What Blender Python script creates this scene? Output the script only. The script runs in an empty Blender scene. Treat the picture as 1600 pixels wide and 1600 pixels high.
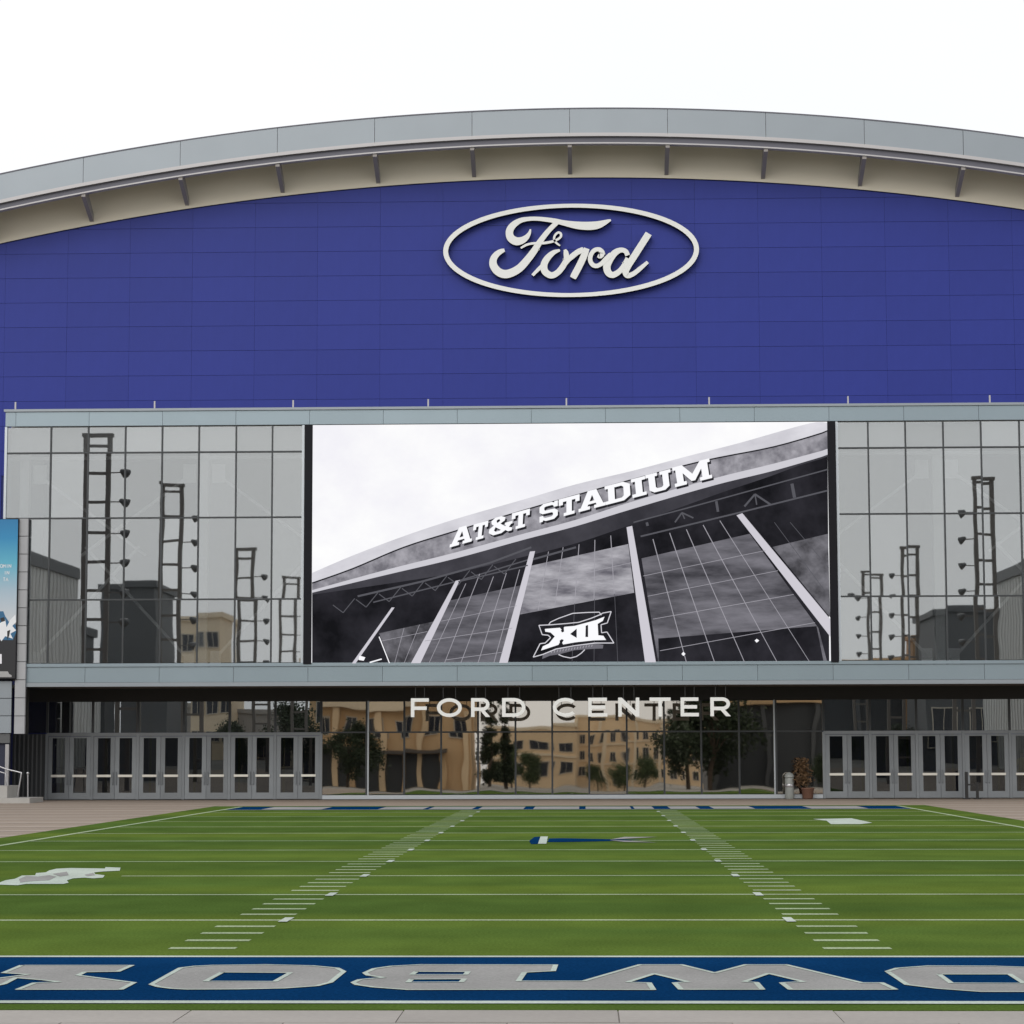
import bpy, bmesh, math, random
import numpy as np
from mathutils import Matrix, Vector
random.seed(7)
S = bpy.context.scene
COL = S.collection
# ------------------------------------------------------------------ camera
F, TH, PS, RO, CX, H = 3700.0, .1009, .03066, -.00248, .594, 1.8
fw = np.array([-math.sin(PS)*math.cos(TH), math.cos(PS)*math.cos(TH), math.sin(TH)])
r0 = np.array([math.cos(PS), math.sin(PS), 0.0]); u0 = np.cross(r0, fw)
rt = r0*math.cos(RO)+u0*math.sin(RO); up = -r0*math.sin(RO)+u0*math.cos(RO)
cam = bpy.data.cameras.new('camera'); camo = bpy.data.objects.new('camera', cam); COL.objects.link(camo)
cam.sensor_width = 36; cam.sensor_fit = 'HORIZONTAL'; cam.lens = F*36/1600
cam.clip_start = .3; cam.clip_end = 4000
camo.matrix_world = Matrix(((rt[0], up[0], -fw[0], CX), (rt[1], up[1], -fw[1], 0), (rt[2], up[2], -fw[2], H), (0, 0, 0, 1)))
S.camera = camo
# ------------------------------------------------------------------ sky, sun, exposure
SUN_EL, SUN_AZ = math.radians(30), math.radians(196)      # azimuth clockwise from +Y
W = bpy.data.worlds.new('World'); S.world = W; W.use_nodes = True
nt = W.node_tree; nt.nodes.clear()
sky = nt.nodes.new('ShaderNodeTexSky'); sky.sky_type = 'NISHITA'; sky.sun_disc = False
sky.sun_elevation = SUN_EL; sky.sun_rotation = SUN_AZ; sky.dust_density = 4; sky.air_density = 1
bg1 = nt.nodes.new('ShaderNodeBackground'); bg1.inputs[1].default_value = .06
nt.links.new(sky.outputs[0], bg1.inputs[0])
tc = nt.nodes.new('ShaderNodeTexCoord'); nz = nt.nodes.new('ShaderNodeTexNoise'); nz.inputs['Scale'].default_value = 2.2
nz.inputs['Detail'].default_value = 4
nt.links.new(tc.outputs['Generated'], nz.inputs['Vector'])
cr = nt.nodes.new('ShaderNodeValToRGB')
cr.color_ramp.elements[0].position = .3; cr.color_ramp.elements[0].color = (.93, .95, .985, 1)
cr.color_ramp.elements[1].position = .65; cr.color_ramp.elements[1].color = (1, 1, 1, 1)
nt.links.new(nz.outputs[0], cr.inputs[0])
bg2 = nt.nodes.new('ShaderNodeBackground'); bg2.inputs[1].default_value = 1.1
nt.links.new(cr.outputs[0], bg2.inputs[0])
mx = nt.nodes.new('ShaderNodeMixShader'); mx.inputs[0].default_value = .93
nt.links.new(bg1.outputs[0], mx.inputs[1]); nt.links.new(bg2.outputs[0], mx.inputs[2])
wo = nt.nodes.new('ShaderNodeOutputWorld'); nt.links.new(mx.outputs[0], wo.inputs[0])
sl = bpy.data.lights.new('sun', 'SUN'); sl.energy = 1.1; sl.angle = math.radians(35); sl.color = (1, .96, .9)
so = bpy.data.objects.new('sun', sl); COL.objects.link(so)
sd = Vector((math.sin(SUN_AZ)*math.cos(SUN_EL), math.cos(SUN_AZ)*math.cos(SUN_EL), math.sin(SUN_EL)))
so.rotation_euler = sd.to_track_quat('Z', 'Y').to_euler(); so.location = (0, 0, 60)
S.view_settings.view_transform = 'Standard'; S.view_settings.look = 'None'
S.view_settings.exposure = 0; S.view_settings.gamma = 1; S.view_settings.use_curve_mapping = False
S.render.engine = 'CYCLES'; S.cycles.max_bounces = 8; S.cycles.transparent_max_bounces = 12
S.render.resolution_x = S.render.resolution_y = 1024

# ------------------------------------------------------------------ pixels (1600 x 1600) to planes
DOOR, BOX, BLUE, ROOF = 91.6, 87.6, 94.2, 92.3
def ray(x, y): return fw + rt*(x-800)/F - up*(y-800)/F
def PX(x, y, D):
    d = ray(x, y); t = D/d[1]; return CX+d[0]*t, H+d[2]*t
def GX(x, y):
    d = ray(x, y); t = -H/d[2]; return CX+d[0]*t, d[1]*t
def Xp(x, y, D): return PX(x, y, D)[0]
def Zp(x, y, D): return PX(x, y, D)[1]
def mirror_y(x, y, X, M=BOX):           # where a thing at lateral X stands when the glass at M mirrors it at this pixel
    d = ray(x, y); t = (X-CX)/d[0]; return 2*M-d[1]*t, H+d[2]*t

# ------------------------------------------------------------------ materials
def mat(name, col, rough=.6, metal=0., var=.0, scale=3., objvar=0., bump=0., bscale=40., spec=.5, stretch=None, var2=0., scale2=60.):
    m = bpy.data.materials.new(name); m.use_nodes = True; t = m.node_tree; b = t.nodes['Principled BSDF']
    b.inputs['Roughness'].default_value = rough; b.inputs['Metallic'].default_value = metal
    b.inputs['Specular IOR Level'].default_value = spec
    b.inputs['Base Color'].default_value = (*col, 1)
    tcn = t.nodes.new('ShaderNodeTexCoord'); vec = tcn.outputs['Object']
    if stretch:
        mp = t.nodes.new('ShaderNodeMapping'); mp.inputs['Scale'].default_value = stretch
        t.links.new(vec, mp.inputs['Vector']); vec = mp.outputs[0]
    fac = None
    def chain(prev, out, lo, hi):
        mr = t.nodes.new('ShaderNodeMapRange'); mr.inputs[3].default_value = lo; mr.inputs[4].default_value = hi
        if lo < 1: mr.inputs[1].default_value = .25; mr.inputs[2].default_value = .75
        t.links.new(out, mr.inputs[0])
        if prev is None: return mr.outputs[0]
        mu = t.nodes.new('ShaderNodeMath'); mu.operation = 'MULTIPLY'
        t.links.new(prev, mu.inputs[0]); t.links.new(mr.outputs[0], mu.inputs[1]); return mu.outputs[0]
    for v, s in ((var, scale), (var2, scale2)):
        if v:
            n = t.nodes.new('ShaderNodeTexNoise'); n.inputs['Scale'].default_value = s; n.inputs['Detail'].default_value = 5
            t.links.new(vec, n.inputs['Vector']); fac = chain(fac, n.outputs[0], 1-v, 1+v)
    if objvar:
        oi = t.nodes.new('ShaderNodeObjectInfo'); mr = t.nodes.new('ShaderNodeMapRange')
        mr.inputs[3].default_value = 1-objvar; mr.inputs[4].default_value = 1+objvar
        t.links.new(oi.outputs['Random'], mr.inputs[0])
        if fac is None: fac = mr.outputs[0]
        else:
            mu = t.nodes.new('ShaderNodeMath'); mu.operation = 'MULTIPLY'
            t.links.new(fac, mu.inputs[0]); t.links.new(mr.outputs[0], mu.inputs[1]); fac = mu.outputs[0]
    if fac is not None:
        vm = t.nodes.new('ShaderNodeVectorMath'); vm.operation = 'SCALE'; vm.inputs[0].default_value = col
        t.links.new(fac, vm.inputs['Scale']); t.links.new(vm.outputs[0], b.inputs['Base Color'])
    if bump:
        n = t.nodes.new('ShaderNodeTexNoise'); n.inputs['Scale'].default_value = bscale; n.inputs['Detail'].default_value = 3
        t.links.new(vec, n.inputs['Vector'])
        bp = t.nodes.new('ShaderNodeBump'); bp.inputs['Strength'].default_value = bump; bp.inputs['Distance'].default_value = .01
        t.links.new(n.outputs[0], bp.inputs['Height']); t.links.new(bp.outputs[0], b.inputs['Normal'])
    return m

def glass(name, refl, tint, wav=.0, gcol=(.93, .97, .98), dirt=.04, rough=.006):
    m = bpy.data.materials.new(name); m.use_nodes = True; t = m.node_tree; t.nodes.clear()
    o = t.nodes.new('ShaderNodeOutputMaterial'); mix = t.nodes.new('ShaderNodeMixShader')
    tr = t.nodes.new('ShaderNodeBsdfTransparent'); tr.inputs[0].default_value = (*tint, 1)
    gl = t.nodes.new('ShaderNodeBsdfGlossy'); gl.inputs['Roughness'].default_value = rough; gl.inputs[0].default_value = (*gcol, 1)
    mix.inputs[0].default_value = refl
    oi = t.nodes.new('ShaderNodeObjectInfo'); mrr = t.nodes.new('ShaderNodeMapRange')      # panes from different coating batches
    mrr.inputs[3].default_value = refl*.88; mrr.inputs[4].default_value = refl*1.12
    t.links.new(oi.outputs['Random'], mrr.inputs[0]); t.links.new(mrr.outputs[0], mix.inputs[0])
    t.links.new(tr.outputs[0], mix.inputs[1]); t.links.new(gl.outputs[0], mix.inputs[2])
    df = t.nodes.new('ShaderNodeBsdfDiffuse'); df.inputs[0].default_value = (.5, .52, .52, 1)
    m2 = t.nodes.new('ShaderNodeMixShader'); m2.inputs[0].default_value = dirt
    t.links.new(mix.outputs[0], m2.inputs[1]); t.links.new(df.outputs[0], m2.inputs[2]); t.links.new(m2.outputs[0], o.inputs[0])
    if wav:
        g = t.nodes.new('ShaderNodeNewGeometry'); n = t.nodes.new('ShaderNodeTexNoise')
        n.inputs['Scale'].default_value = .55; n.inputs['Detail'].default_value = 1
        t.links.new(g.outputs['Position'], n.inputs['Vector'])
        bp = t.nodes.new('ShaderNodeBump'); bp.inputs['Strength'].default_value = 1; bp.inputs['Distance'].default_value = wav
        t.links.new(n.outputs[0], bp.inputs['Height']); t.links.new(bp.outputs[0], gl.inputs['Normal'])
    return m

def emit(name, col, strength=1., noise=None):
    m = bpy.data.materials.new(name); m.use_nodes = True; t = m.node_tree; t.nodes.clear()
    o = t.nodes.new('ShaderNodeOutputMaterial'); e = t.nodes.new('ShaderNodeEmission')
    e.inputs[0].default_value = (*col, 1); e.inputs[1].default_value = strength; t.links.new(e.outputs[0], o.inputs[0])
    if noise:
        lo, hi, sc, stretch, rotz = noise
        tcn = t.nodes.new('ShaderNodeTexCoord'); mp = t.nodes.new('ShaderNodeMapping'); mp.inputs['Scale'].default_value = stretch
        mp.inputs['Rotation'].default_value = (0, rotz, 0)
        n = t.nodes.new('ShaderNodeTexNoise'); n.inputs['Scale'].default_value = sc; n.inputs['Detail'].default_value = 9; n.inputs['Roughness'].default_value = .62
        r = t.nodes.new('ShaderNodeValToRGB'); r.color_ramp.elements[0].position = .36; r.color_ramp.elements[1].position = .64
        r.color_ramp.elements[0].color = (*lo, 1); r.color_ramp.elements[1].color = (*hi, 1)
        t.links.new(tcn.outputs['Object'], mp.inputs[0]); t.links.new(mp.outputs[0], n.inputs['Vector'])
        t.links.new(n.outputs[0], r.inputs[0]); t.links.new(r.outputs[0], e.inputs[0])
    return m

M = dict(
    blue=mat('blue_cladding', (.030, .044, .262), .42, .0, .05, .5, .035, spec=.16, stretch=(1, 1, .25), var2=.03, scale2=5.),
    navy=mat('navy_wall', (.014, .018, .045), .6),
    blueback=mat('blue_backing', (.022, .031, .165), .7),
    fascia=mat('fascia_metal', (.265, .298, .33), .42, .35, .03, .6, .03),
    panel=mat('grey_panel', (.25, .31, .35), .38, .55, .03, .6, .03),
    ledge=mat('pale_ledge', (.44, .43, .44), .45, .2),
    darksteel=mat('dark_steel', (.105, .105, .135), .5, .0),
    cream=mat('cream_soffit', (.72, .67, .56), .7, 0, .03, .4),
    bracket=mat('bracket_steel', (.30, .28, .27), .5, 0),
    mull=mat('dark_mullion', (.045, .05, .055), .45, .3),
    alu=mat('aluminium', (.47, .51, .55), .4, .55, .02, 2.),
    doorframe=mat('door_aluminium', (.225, .245, .265), .4, .35, .06, 2., .09),
    bar=mat('push_bar_steel', (.8, .78, .72), .35, .4),
    soffit=mat('soffit_dark', (.10, .085, .075), .8, 0, .08, 1.),
    header=mat('header_black', (.016, .016, .016), .6),
    inner=mat('interior_wall', (.17, .165, .16), .9, 0, .08, .5),
    innerlight=mat('interior_pale', (.42, .42, .42), .9),
    white=mat('white_steel', (.85, .86, .88), .5),
    letter=mat('sign_letter', (.78, .79, .775), .45),
    black=mat('black_frame', (.010, .010, .014), .5, spec=.12),
    concrete=mat('concrete', (.42, .41, .39), .85, 0, .1, 2., 0, .2, 30),
    stone=mat('stone_wall', (.36, .37, .39), .8, 0, .08, 1.2, .05),
    plaza=mat('plaza_paving', (.27, .215, .17), .85, 0, .1, .25, 0, .2, 20, var2=.08, scale2=6, stretch=(.15, 1, 1)),
    band=mat('paving_band', (.33, .27, .225), .85, 0, .1, .5),
    slab=mat('paving_slab', (.315, .293, .273), .85, 0, .07, 1.1, .06, .25, 25, var2=.06, scale2=18),
    joint=mat('paving_joint', (.24, .22, .20), .95, 0, .15, 4.),
    earth=mat('far_ground', (.22, .21, .19), .95, 0, .2, .05),
    rail=mat('steel_rail', (.5, .5, .52), .3, .8),
    tan=mat('tan_stucco', (.66, .45, .25), .9, 0, .06, .4),
    cream3=mat('sand_stucco', (.80, .60, .38), .9, 0, .06, .4),
    fillgrey=mat('fill_block_grey', (.40, .39, .38), .9, 0, .06, .4),  # grey of the two blocks added to fill the transom reflections
    cream2=mat('cream_stucco', (.80, .67, .49), .9, 0, .05, .4),
    greyb=mat('grey_building', (.10, .105, .11), .6, 0, .06, .3),
    darkb=mat('dark_building', (.045, .05, .055), .5),
    rib=mat('ribbed_metal', (.58, .58, .56), .6, 0, .12, .6, 0, stretch=(1, 1, .1)),
    winframe=mat('window_frame', (.55, .5, .42), .6),
    windark=mat('window_pane', (.03, .035, .045), .12),
    tower=mat('tower_steel', (.15, .135, .12), .6),
    lamp=mat('floodlight_housing', (.10, .10, .10), .5),
    lens=mat('floodlight_lens', (.5, .5, .48), .2),
    bark=mat('bark', (.09, .065, .045), .95, 0, .2, 5.),
    leaf=mat('leaf', (.065, .095, .03), .7, 0, .3, .9, .12),
    cypress=mat('cypress_leaf', (.035, .055, .022), .7, 0, .25, .9, .1),
    dryleaf=mat('orange_leaf', (.13, .075, .035), .7, 0, .35, 6.),
    pot=mat('terracotta', (.15, .075, .05), .8, 0, .1, 6.),
    whiteb=mat('white_enamel', (.30, .32, .31), .4),
    rubber=mat('black_plastic', (.012, .012, .013), .5),
    gold=mat('brown_column', (.33, .19, .09), .7),
)
M['glass'] = glass('upper_glass', .325, (.62, .63, .63), .0016, (.95, .985, 1), .004, .012)
M['lobby'] = glass('lobby_glass', .45, (.36, .37, .36), .0026, (1, .94, .85), .004, .012)
M['doorglass'] = glass('door_glass', .09, (.5, .52, .5), .001, dirt=.004)
M['transom'] = glass('transom_glass', .33, (.35, .37, .38), .001, dirt=.03)

# turf
def turf_mat(name, base, alt, bladevar=.5, stripes=0.):
    m = bpy.data.materials.new(name); m.use_nodes = True; t = m.node_tree; b = t.nodes['Principled BSDF']
    b.inputs['Roughness'].default_value = .9; b.inputs['Specular IOR Level'].default_value = 0
    g = t.nodes.new('ShaderNodeNewGeometry')
    def noise(sc, det, stretch):
        mp = t.nodes.new('ShaderNodeMapping'); mp.inputs['Scale'].default_value = stretch
        n = t.nodes.new('ShaderNodeTexNoise'); n.inputs['Scale'].default_value = sc; n.inputs['Detail'].default_value = det
        t.links.new(g.outputs['Position'], mp.inputs[0]); t.links.new(mp.outputs[0], n.inputs['Vector']); return n.outputs[0]
    n1 = noise(1, 3, (.03, .30, 1)); n2 = noise(38, 3, (1, .55, 1)); n3 = noise(.9, 4, (1, .6, 1))
    r = t.nodes.new('ShaderNodeValToRGB'); r.color_ramp.elements[0].position = .42; r.color_ramp.elements[1].position = .62
    r.color_ramp.elements[0].color = (*base, 1); r.color_ramp.elements[1].color = (*alt, 1)
    t.links.new(n1, r.inputs[0])
    def mul(a, out, lo, hi):
        mr = t.nodes.new('ShaderNodeMapRange'); mr.inputs[1].default_value = .28; mr.inputs[2].default_value = .72
        mr.inputs[3].default_value = lo; mr.inputs[4].default_value = hi; t.links.new(out, mr.inputs[0])
        v = t.nodes.new('ShaderNodeVectorMath'); v.operation = 'SCALE'; t.links.new(a, v.inputs[0]); t.links.new(mr.outputs[0], v.inputs['Scale'])
        return v.outputs[0]
    c = mul(r.outputs[0], n2, 1-bladevar, 1+bladevar); c = mul(c, n3, .86, 1.14)
    if stripes:     # nap laid in alternating five-yard widths
        sx_ = t.nodes.new('ShaderNodeSeparateXYZ'); t.links.new(g.outputs['Position'], sx_.inputs[0])
        ma = t.nodes.new('ShaderNodeMath'); ma.operation = 'MULTIPLY_ADD'; ma.inputs[1].default_value = math.pi/4.572; ma.inputs[2].default_value = -math.pi*21.23/4.572
        si = t.nodes.new('ShaderNodeMath'); si.operation = 'SINE'; t.links.new(sx_.outputs[1], ma.inputs[0]); t.links.new(ma.outputs[0], si.inputs[0])
        mr = t.nodes.new('ShaderNodeMapRange'); mr.inputs[1].default_value = -.12; mr.inputs[2].default_value = .12
        mr.inputs[3].default_value = 1-stripes; mr.inputs[4].default_value = 1+stripes; t.links.new(si.outputs[0], mr.inputs[0])
        v = t.nodes.new('ShaderNodeVectorMath'); v.operation = 'SCALE'; t.links.new(c, v.inputs[0]); t.links.new(mr.outputs[0], v.inputs['Scale']); c = v.outputs[0]
    t.links.new(c, b.inputs['Base Color'])
    bp = t.nodes.new('ShaderNodeBump'); bp.inputs['Strength'].default_value = .5; bp.inputs['Distance'].default_value = .01
    t.links.new(n2, bp.inputs['Height']); t.links.new(bp.outputs[0], b.inputs['Normal'])
    return m
M['turf'] = turf_mat('turf', (.066, .114, .025), (.094, .140, .026), .20, .055)
M['paintblue'] = turf_mat('turf_blue', (.003, .029, .095), (.004, .034, .108), .22)
M['paintgrey'] = turf_mat('turf_grey', (.28, .278, .275), (.30, .295, .29), .09)
M['paintwhite'] = turf_mat('turf_white', (.42, .48, .44), (.46, .51, .46), .12)
M['paintline'] = turf_mat('turf_line', (.30, .37, .24), (.34, .40, .26), .3)

# ------------------------------------------------------------------ mesh helpers
class MB:
    def __init__(s): s.v = []; s.f = []
    def add(s, vs, fs):
        o = len(s.v); s.v += [tuple(map(float, p)) for p in vs]; s.f += [tuple(i+o for i in q) for q in fs]; return s
    def box(s, x0, x1, y0, y1, z0, z1):
        return s.add([(x0, y0, z0), (x1, y0, z0), (x1, y1, z0), (x0, y1, z0), (x0, y0, z1), (x1, y0, z1), (x1, y1, z1), (x0, y1, z1)],
                     [(0, 3, 2, 1), (4, 5, 6, 7), (0, 1, 5, 4), (1, 2, 6, 5), (2, 3, 7, 6), (3, 0, 4, 7)])
    def beam(s, a, b, w, d=None, side=(0, 1, 0)):
        a = Vector(a); b = Vector(b); t = (b-a).normalized(); sv = Vector(side)
        if abs(t.dot(sv)) > .98: sv = Vector((1, 0, 0))
        n = t.cross(sv).normalized(); q = t.cross(n).normalized(); d = d or w
        vs = [p+n*(i*w/2)+q*(j*d/2) for p in (a, b) for i, j in ((-1, -1), (1, -1), (1, 1), (-1, 1))]
        return s.add(vs, [(0, 1, 2, 3), (7, 6, 5, 4), (0, 4, 5, 1), (1, 5, 6, 2), (2, 6, 7, 3), (3, 7, 4, 0)])
    def tube(s, pts, r, n=8):
        pts = [Vector(p) for p in pts]; o = len(s.v); rr = r if isinstance(r, (list, tuple)) else [r]*len(pts)
        for i, p in enumerate(pts):
            t = (pts[min(i+1, len(pts)-1)]-pts[max(i-1, 0)]).normalized()
            a = t.cross(Vector((.31, .95, .07))).normalized(); b = t.cross(a)
            for k in range(n):
                w = 2*math.pi*k/n; s.v.append(tuple(p+(a*math.cos(w)+b*math.sin(w))*rr[i]))
        for i in range(len(pts)-1):
            for k in range(n): s.f.append((o+i*n+k, o+i*n+(k+1) % n, o+(i+1)*n+(k+1) % n, o+(i+1)*n+k))
        s.f.append(tuple(o+k for k in range(n))[::-1]); s.f.append(tuple(o+(len(pts)-1)*n+k for k in range(n))); return s
    def lathe(s, prof, c=(0, 0, 0), n=20):
        o = len(s.v)
        for r, z in prof:
            for k in range(n):
                w = 2*math.pi*k/n; s.v.append((c[0]+r*math.cos(w), c[1]+r*math.sin(w), c[2]+z))
        for i in range(len(prof)-1):
            for k in range(n): s.f.append((o+i*n+k, o+i*n+(k+1) % n, o+(i+1)*n+(k+1) % n, o+(i+1)*n+k))
        s.f.append(tuple(o+k for k in range(n))[::-1]); s.f.append(tuple(o+(len(prof)-1)*n+k for k in range(n))); return s
    def mesh(s, name, m, smooth=False, recalc=False):
        me = bpy.data.meshes.new(name); me.from_pydata(s.v, [], s.f)
        if recalc:
            b = bmesh.new(); b.from_mesh(me); bmesh.ops.recalc_face_normals(b, faces=b.faces); b.to_mesh(me); b.free()
        for mm in (m if isinstance(m, list) else [m]): me.materials.append(M[mm] if isinstance(mm, str) else mm)
        if smooth:
            for p in me.polygons: p.use_smooth = True
        return me
    def build(s, name, m, parent=None, smooth=False, loc=None, recalc=False):
        return link(name, s.mesh(name, m, smooth, recalc), parent, loc)
def link(name, me, parent=None, loc=None, rot=None):
    o = bpy.data.objects.new(name, me); COL.objects.link(o); o.parent = parent
    if loc is not None: o.location = loc
    if rot is not None: o.rotation_euler = rot
    return o
def tag(o, label=None, cat=None, group=None, kind=None):
    for k, v in (('label', label), ('category', cat), ('group', group), ('kind', kind)):
        if v: o[k] = v
    return o
def thing(name, label, cat, loc=(0, 0, 0), group=None):
    return tag(link(name, None, None, loc), label, cat, group)
def bx(name, m, parent, *a): return MB().box(*a).build(name, m, parent)
BOXC = {}
def pane(name, m, parent, w, d, h, loc, rot=None, bevel=0):           # a box with shared mesh data, centred
    k = (round(w, 3), round(d, 3), round(h, 3), m)
    if k not in BOXC: BOXC[k] = MB().box(-w/2, w/2, -d/2, d/2, -h/2, h/2).mesh(name, m)
    return link(name, BOXC[k], parent, loc, rot)
def triangulate(poly):              # ear clipping, 2-D simple polygon
    poly = [(round(float(p[0]), 6), round(float(p[1]), 6)) for p in poly]
    n = len(poly); A = sum(poly[i][0]*poly[(i+1) % n][1]-poly[(i+1) % n][0]*poly[i][1] for i in range(n))
    idx = list(range(n)) if A > 0 else list(range(n))[::-1]; out = []
    def cr(a, b, c): return (b[0]-a[0])*(c[1]-a[1])-(b[1]-a[1])*(c[0]-a[0])
    g = 0
    while len(idx) > 3 and g < 4000:
        g += 1
        for i in range(len(idx)):
            a, b, c = idx[i-1], idx[i], idx[(i+1) % len(idx)]
            if cr(poly[a], poly[b], poly[c]) <= 1e-12: continue
            if any(cr(poly[a], poly[b], poly[p]) >= 0 and cr(poly[b], poly[c], poly[p]) >= 0 and cr(poly[c], poly[a], poly[p]) >= 0
                   for p in idx if p not in (a, b, c) and poly[p] not in (poly[a], poly[b], poly[c])): continue
            out.append((a, b, c)); idx.pop(i); break
        else: break
    if len(idx) == 3: out.append(tuple(idx))
    return out
def prism(mb, poly, f, g):          # poly 2-D; f maps to front point, g to back point
    n = len(poly); tri = triangulate(poly)
    mb.add([f(*p) for p in poly]+[g(*p) for p in poly],
           [t for t in tri]+[tuple(i+n for i in t[::-1]) for t in tri]+[(i, (i+1) % n, (i+1) % n+n, i+n) for i in range(n)])
    return mb
def flat(mb, poly, f):
    mb.add([f(*p) for p in poly], triangulate(poly)); return mb
def catmull(P, sub=6):
    P = np.array(P, float); out = []
    for i in range(len(P)-1):
        a, b, c, d = P[max(i-1, 0)], P[i], P[i+1], P[min(i+2, len(P)-1)]
        for k in range(sub):
            t = k/sub; out.append(.5*((2*b)+(-a+c)*t+(2*a-5*b+4*c-d)*t*t+(-a+3*b-3*c+d)*t**3))
    out.append(P[-1]); return np.array(out)
def stroke(mb, pts, y0, y1, closed=False):  # pts: (x, z, width) in metres; ribbon prism with front at y0, back at y1
    n = len(pts); L = []; R = []
    for i in range(n):
        a = pts[(i-1) % n] if closed else pts[max(i-1, 0)]; b = pts[(i+1) % n] if closed else pts[min(i+1, n-1)]
        t = np.array([b[0]-a[0], b[1]-a[1]]); t /= (np.linalg.norm(t)+1e-9); nn = np.array([-t[1], t[0]])*pts[i][2]/2
        L.append((pts[i][0]+nn[0], pts[i][1]+nn[1])); R.append((pts[i][0]-nn[0], pts[i][1]-nn[1]))
    vs = []
    for i in range(n): vs += [(L[i][0], y0, L[i][1]), (R[i][0], y0, R[i][1]), (R[i][0], y1, R[i][1]), (L[i][0], y1, L[i][1])]
    fs = []
    for i in range(n if closed else n-1):
        j = ((i+1) % n)*4; i4 = i*4
        fs += [(i4, i4+1, j+1, j), (i4+1, i4+2, j+2, j+1), (i4+2, i4+3, j+3, j+2), (i4+3, i4, j, j+3)]
    if not closed: fs += [(3, 2, 1, 0), tuple((n-1)*4+k for k in range(4))]
    mb.add(vs, fs); return mb

# ================================================================== GROUND
def struct(name, mb, m): return tag(mb.build(name, m), kind='structure')
gr = MB(); gr.add([(-900, -900, -.04), (900, -900, -.04), (900, 900, -.04), (-900, 900, -.04)], [(0, 1, 2, 3)])
struct('ground', gr, 'earth')
FY0 = GX(800, 1577.5)[1]; FY1 = GX(800, 1259.0)[1]; SW = 10.83
pl = MB(); pl.add([(-60, 6, -.02), (60, 6, -.02), (60, 100, -.02), (-60, 100, -.02)], [(0, 1, 2, 3)])
plaza = struct('plaza', pl, 'plaza')
for i, y in enumerate([20+3.2*k for k in range(22)]):      # pale paving bands across the plaza
    for sx in (-1, 1): MB().add([(sx*12.0, y, -.016), (sx*34, y, -.016), (sx*34, y+.9, -.016), (sx*12.0, y+.9, -.016)], [(0, 1, 2, 3) if sx > 0 else (3, 2, 1, 0)]).build('paving_band', 'band', plaza)
bedy = FY0
bed = MB(); bed.add([(-16, 7, -.012), (16, 7, -.012), (16, bedy+.05, -.012), (-16, bedy+.05, -.012)], [(0, 1, 2, 3)])
walk = struct('front_pavement', bed, 'joint')
SLW, SLD = 1.5, .75
slabm = MB().box(-SLW/2+.005, SLW/2-.005, -SLD/2+.005, SLD/2-.005, -.05, -.002).mesh('paving_slab', 'slab')
for j in range(9):
    y = bedy-.02-SLD*(j+.5)
    for i in range(-9, 10):
        x = i*SLW+(.75 if j % 2 else .0)+.06
        o = link('paving_slab', slabm, walk, (x, y, random.uniform(-.003, .002)), (random.uniform(-.0015, .0015), random.uniform(-.001, .001), 0))

# ------------------------------------------------------------------ turf field
def sheet(name, m, parent, z, *polys):
    mb = MB()
    for p in polys:
        mb.add([(x, y, z) for x, y in p], [tuple(t) for t in triangulate(p)])
    return mb.build(name, m, parent)
def rect(x0, x1, y0, y1): return [(x0, y0), (x1, y0), (x1, y1), (x0, y1)]
mb = MB().box(-SW-1.05, SW+1.05, FY0, FY1, -.05, .0)
field = struct('turf_field', mb, 'turf')
Z1, Z2, Z3, Z4 = .003, .006, .009, .012
YD = 4.572; D0 = GX(800, 1495.2)[1]
GOAL_N = D0; EZ_N = GX(800, 1567.0)[1]
GOAL_F = GX(800, 1265.0)[1]; EZ_F = GX(800, 1260.2)[1]
def line(name, m, z, *a): return sheet(name, m, field, z, rect(*a))
gap_white = (None)
for k in range(1, 12):
    y = D0+YD*k
    if y > GOAL_F-1.2: break
    w = .08
    if k == 3:      # broken by the horse emblem
        xa = GX(190, 1369)[0]; line('yard_line', 'paintline', Z1, xa, SW, y-w, y+w); line('yard_line', 'paintline', Z1, -SW, GX(-10, 1370)[0], y-w, y+w)
    else: line('yard_line', 'paintline', Z1, -SW, SW, y-w, y+w)
for s in (-1, 1): line('sideline', 'paintline', Z2, s*SW-.07, s*SW+.07, EZ_N, EZ_F)
for y0, y1 in ((GOAL_N-.08, GOAL_N+.06), (EZ_N-.09, EZ_N+.09), (GOAL_F-.1, GOAL_F+.05)):
    line('goal_line' if y0 != EZ_N-.09 else 'end_line', 'paintwhite', Z2, -SW+.08, SW-.08, y0, y1)
hx = [GX(361, 1480.8)[0], GX(262, 1480.8)[0], GX(1275, 1480.8)[0], GX(1378, 1480.8)[0]]
hw = .62; HI = 2.70
hm = {}
yy = D0+.9144; k = 1
while yy < GOAL_F-.4:
    if k % 5:
        for s in (-1, 1):
            key = 'h'
            if key not in hm: hm[key] = MB().add([(-hw/2, -.1, 0), (hw/2, -.1, 0), (hw/2, .1, 0), (-hw/2, .1, 0)], [(0, 1, 2, 3)]).mesh('hash_mark', 'paintline')
            link('hash_mark', hm[key], field, (s*(HI+hw/2)+.06, yy, Z1))
    else:
        for s in (-1, 1):
            if s not in hm: hm[s] = MB().add([(-.05, -.33, 0), (.05, -.33, 0), (.05, .33, 0), (-.05, .33, 0)], [(0, 1, 2, 3)]).mesh('hash_block', 'paintwhite')
            link('hash_block', hm[s], field, (s*HI+.06, yy, Z3))
    yy += .9144; k += 1
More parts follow.
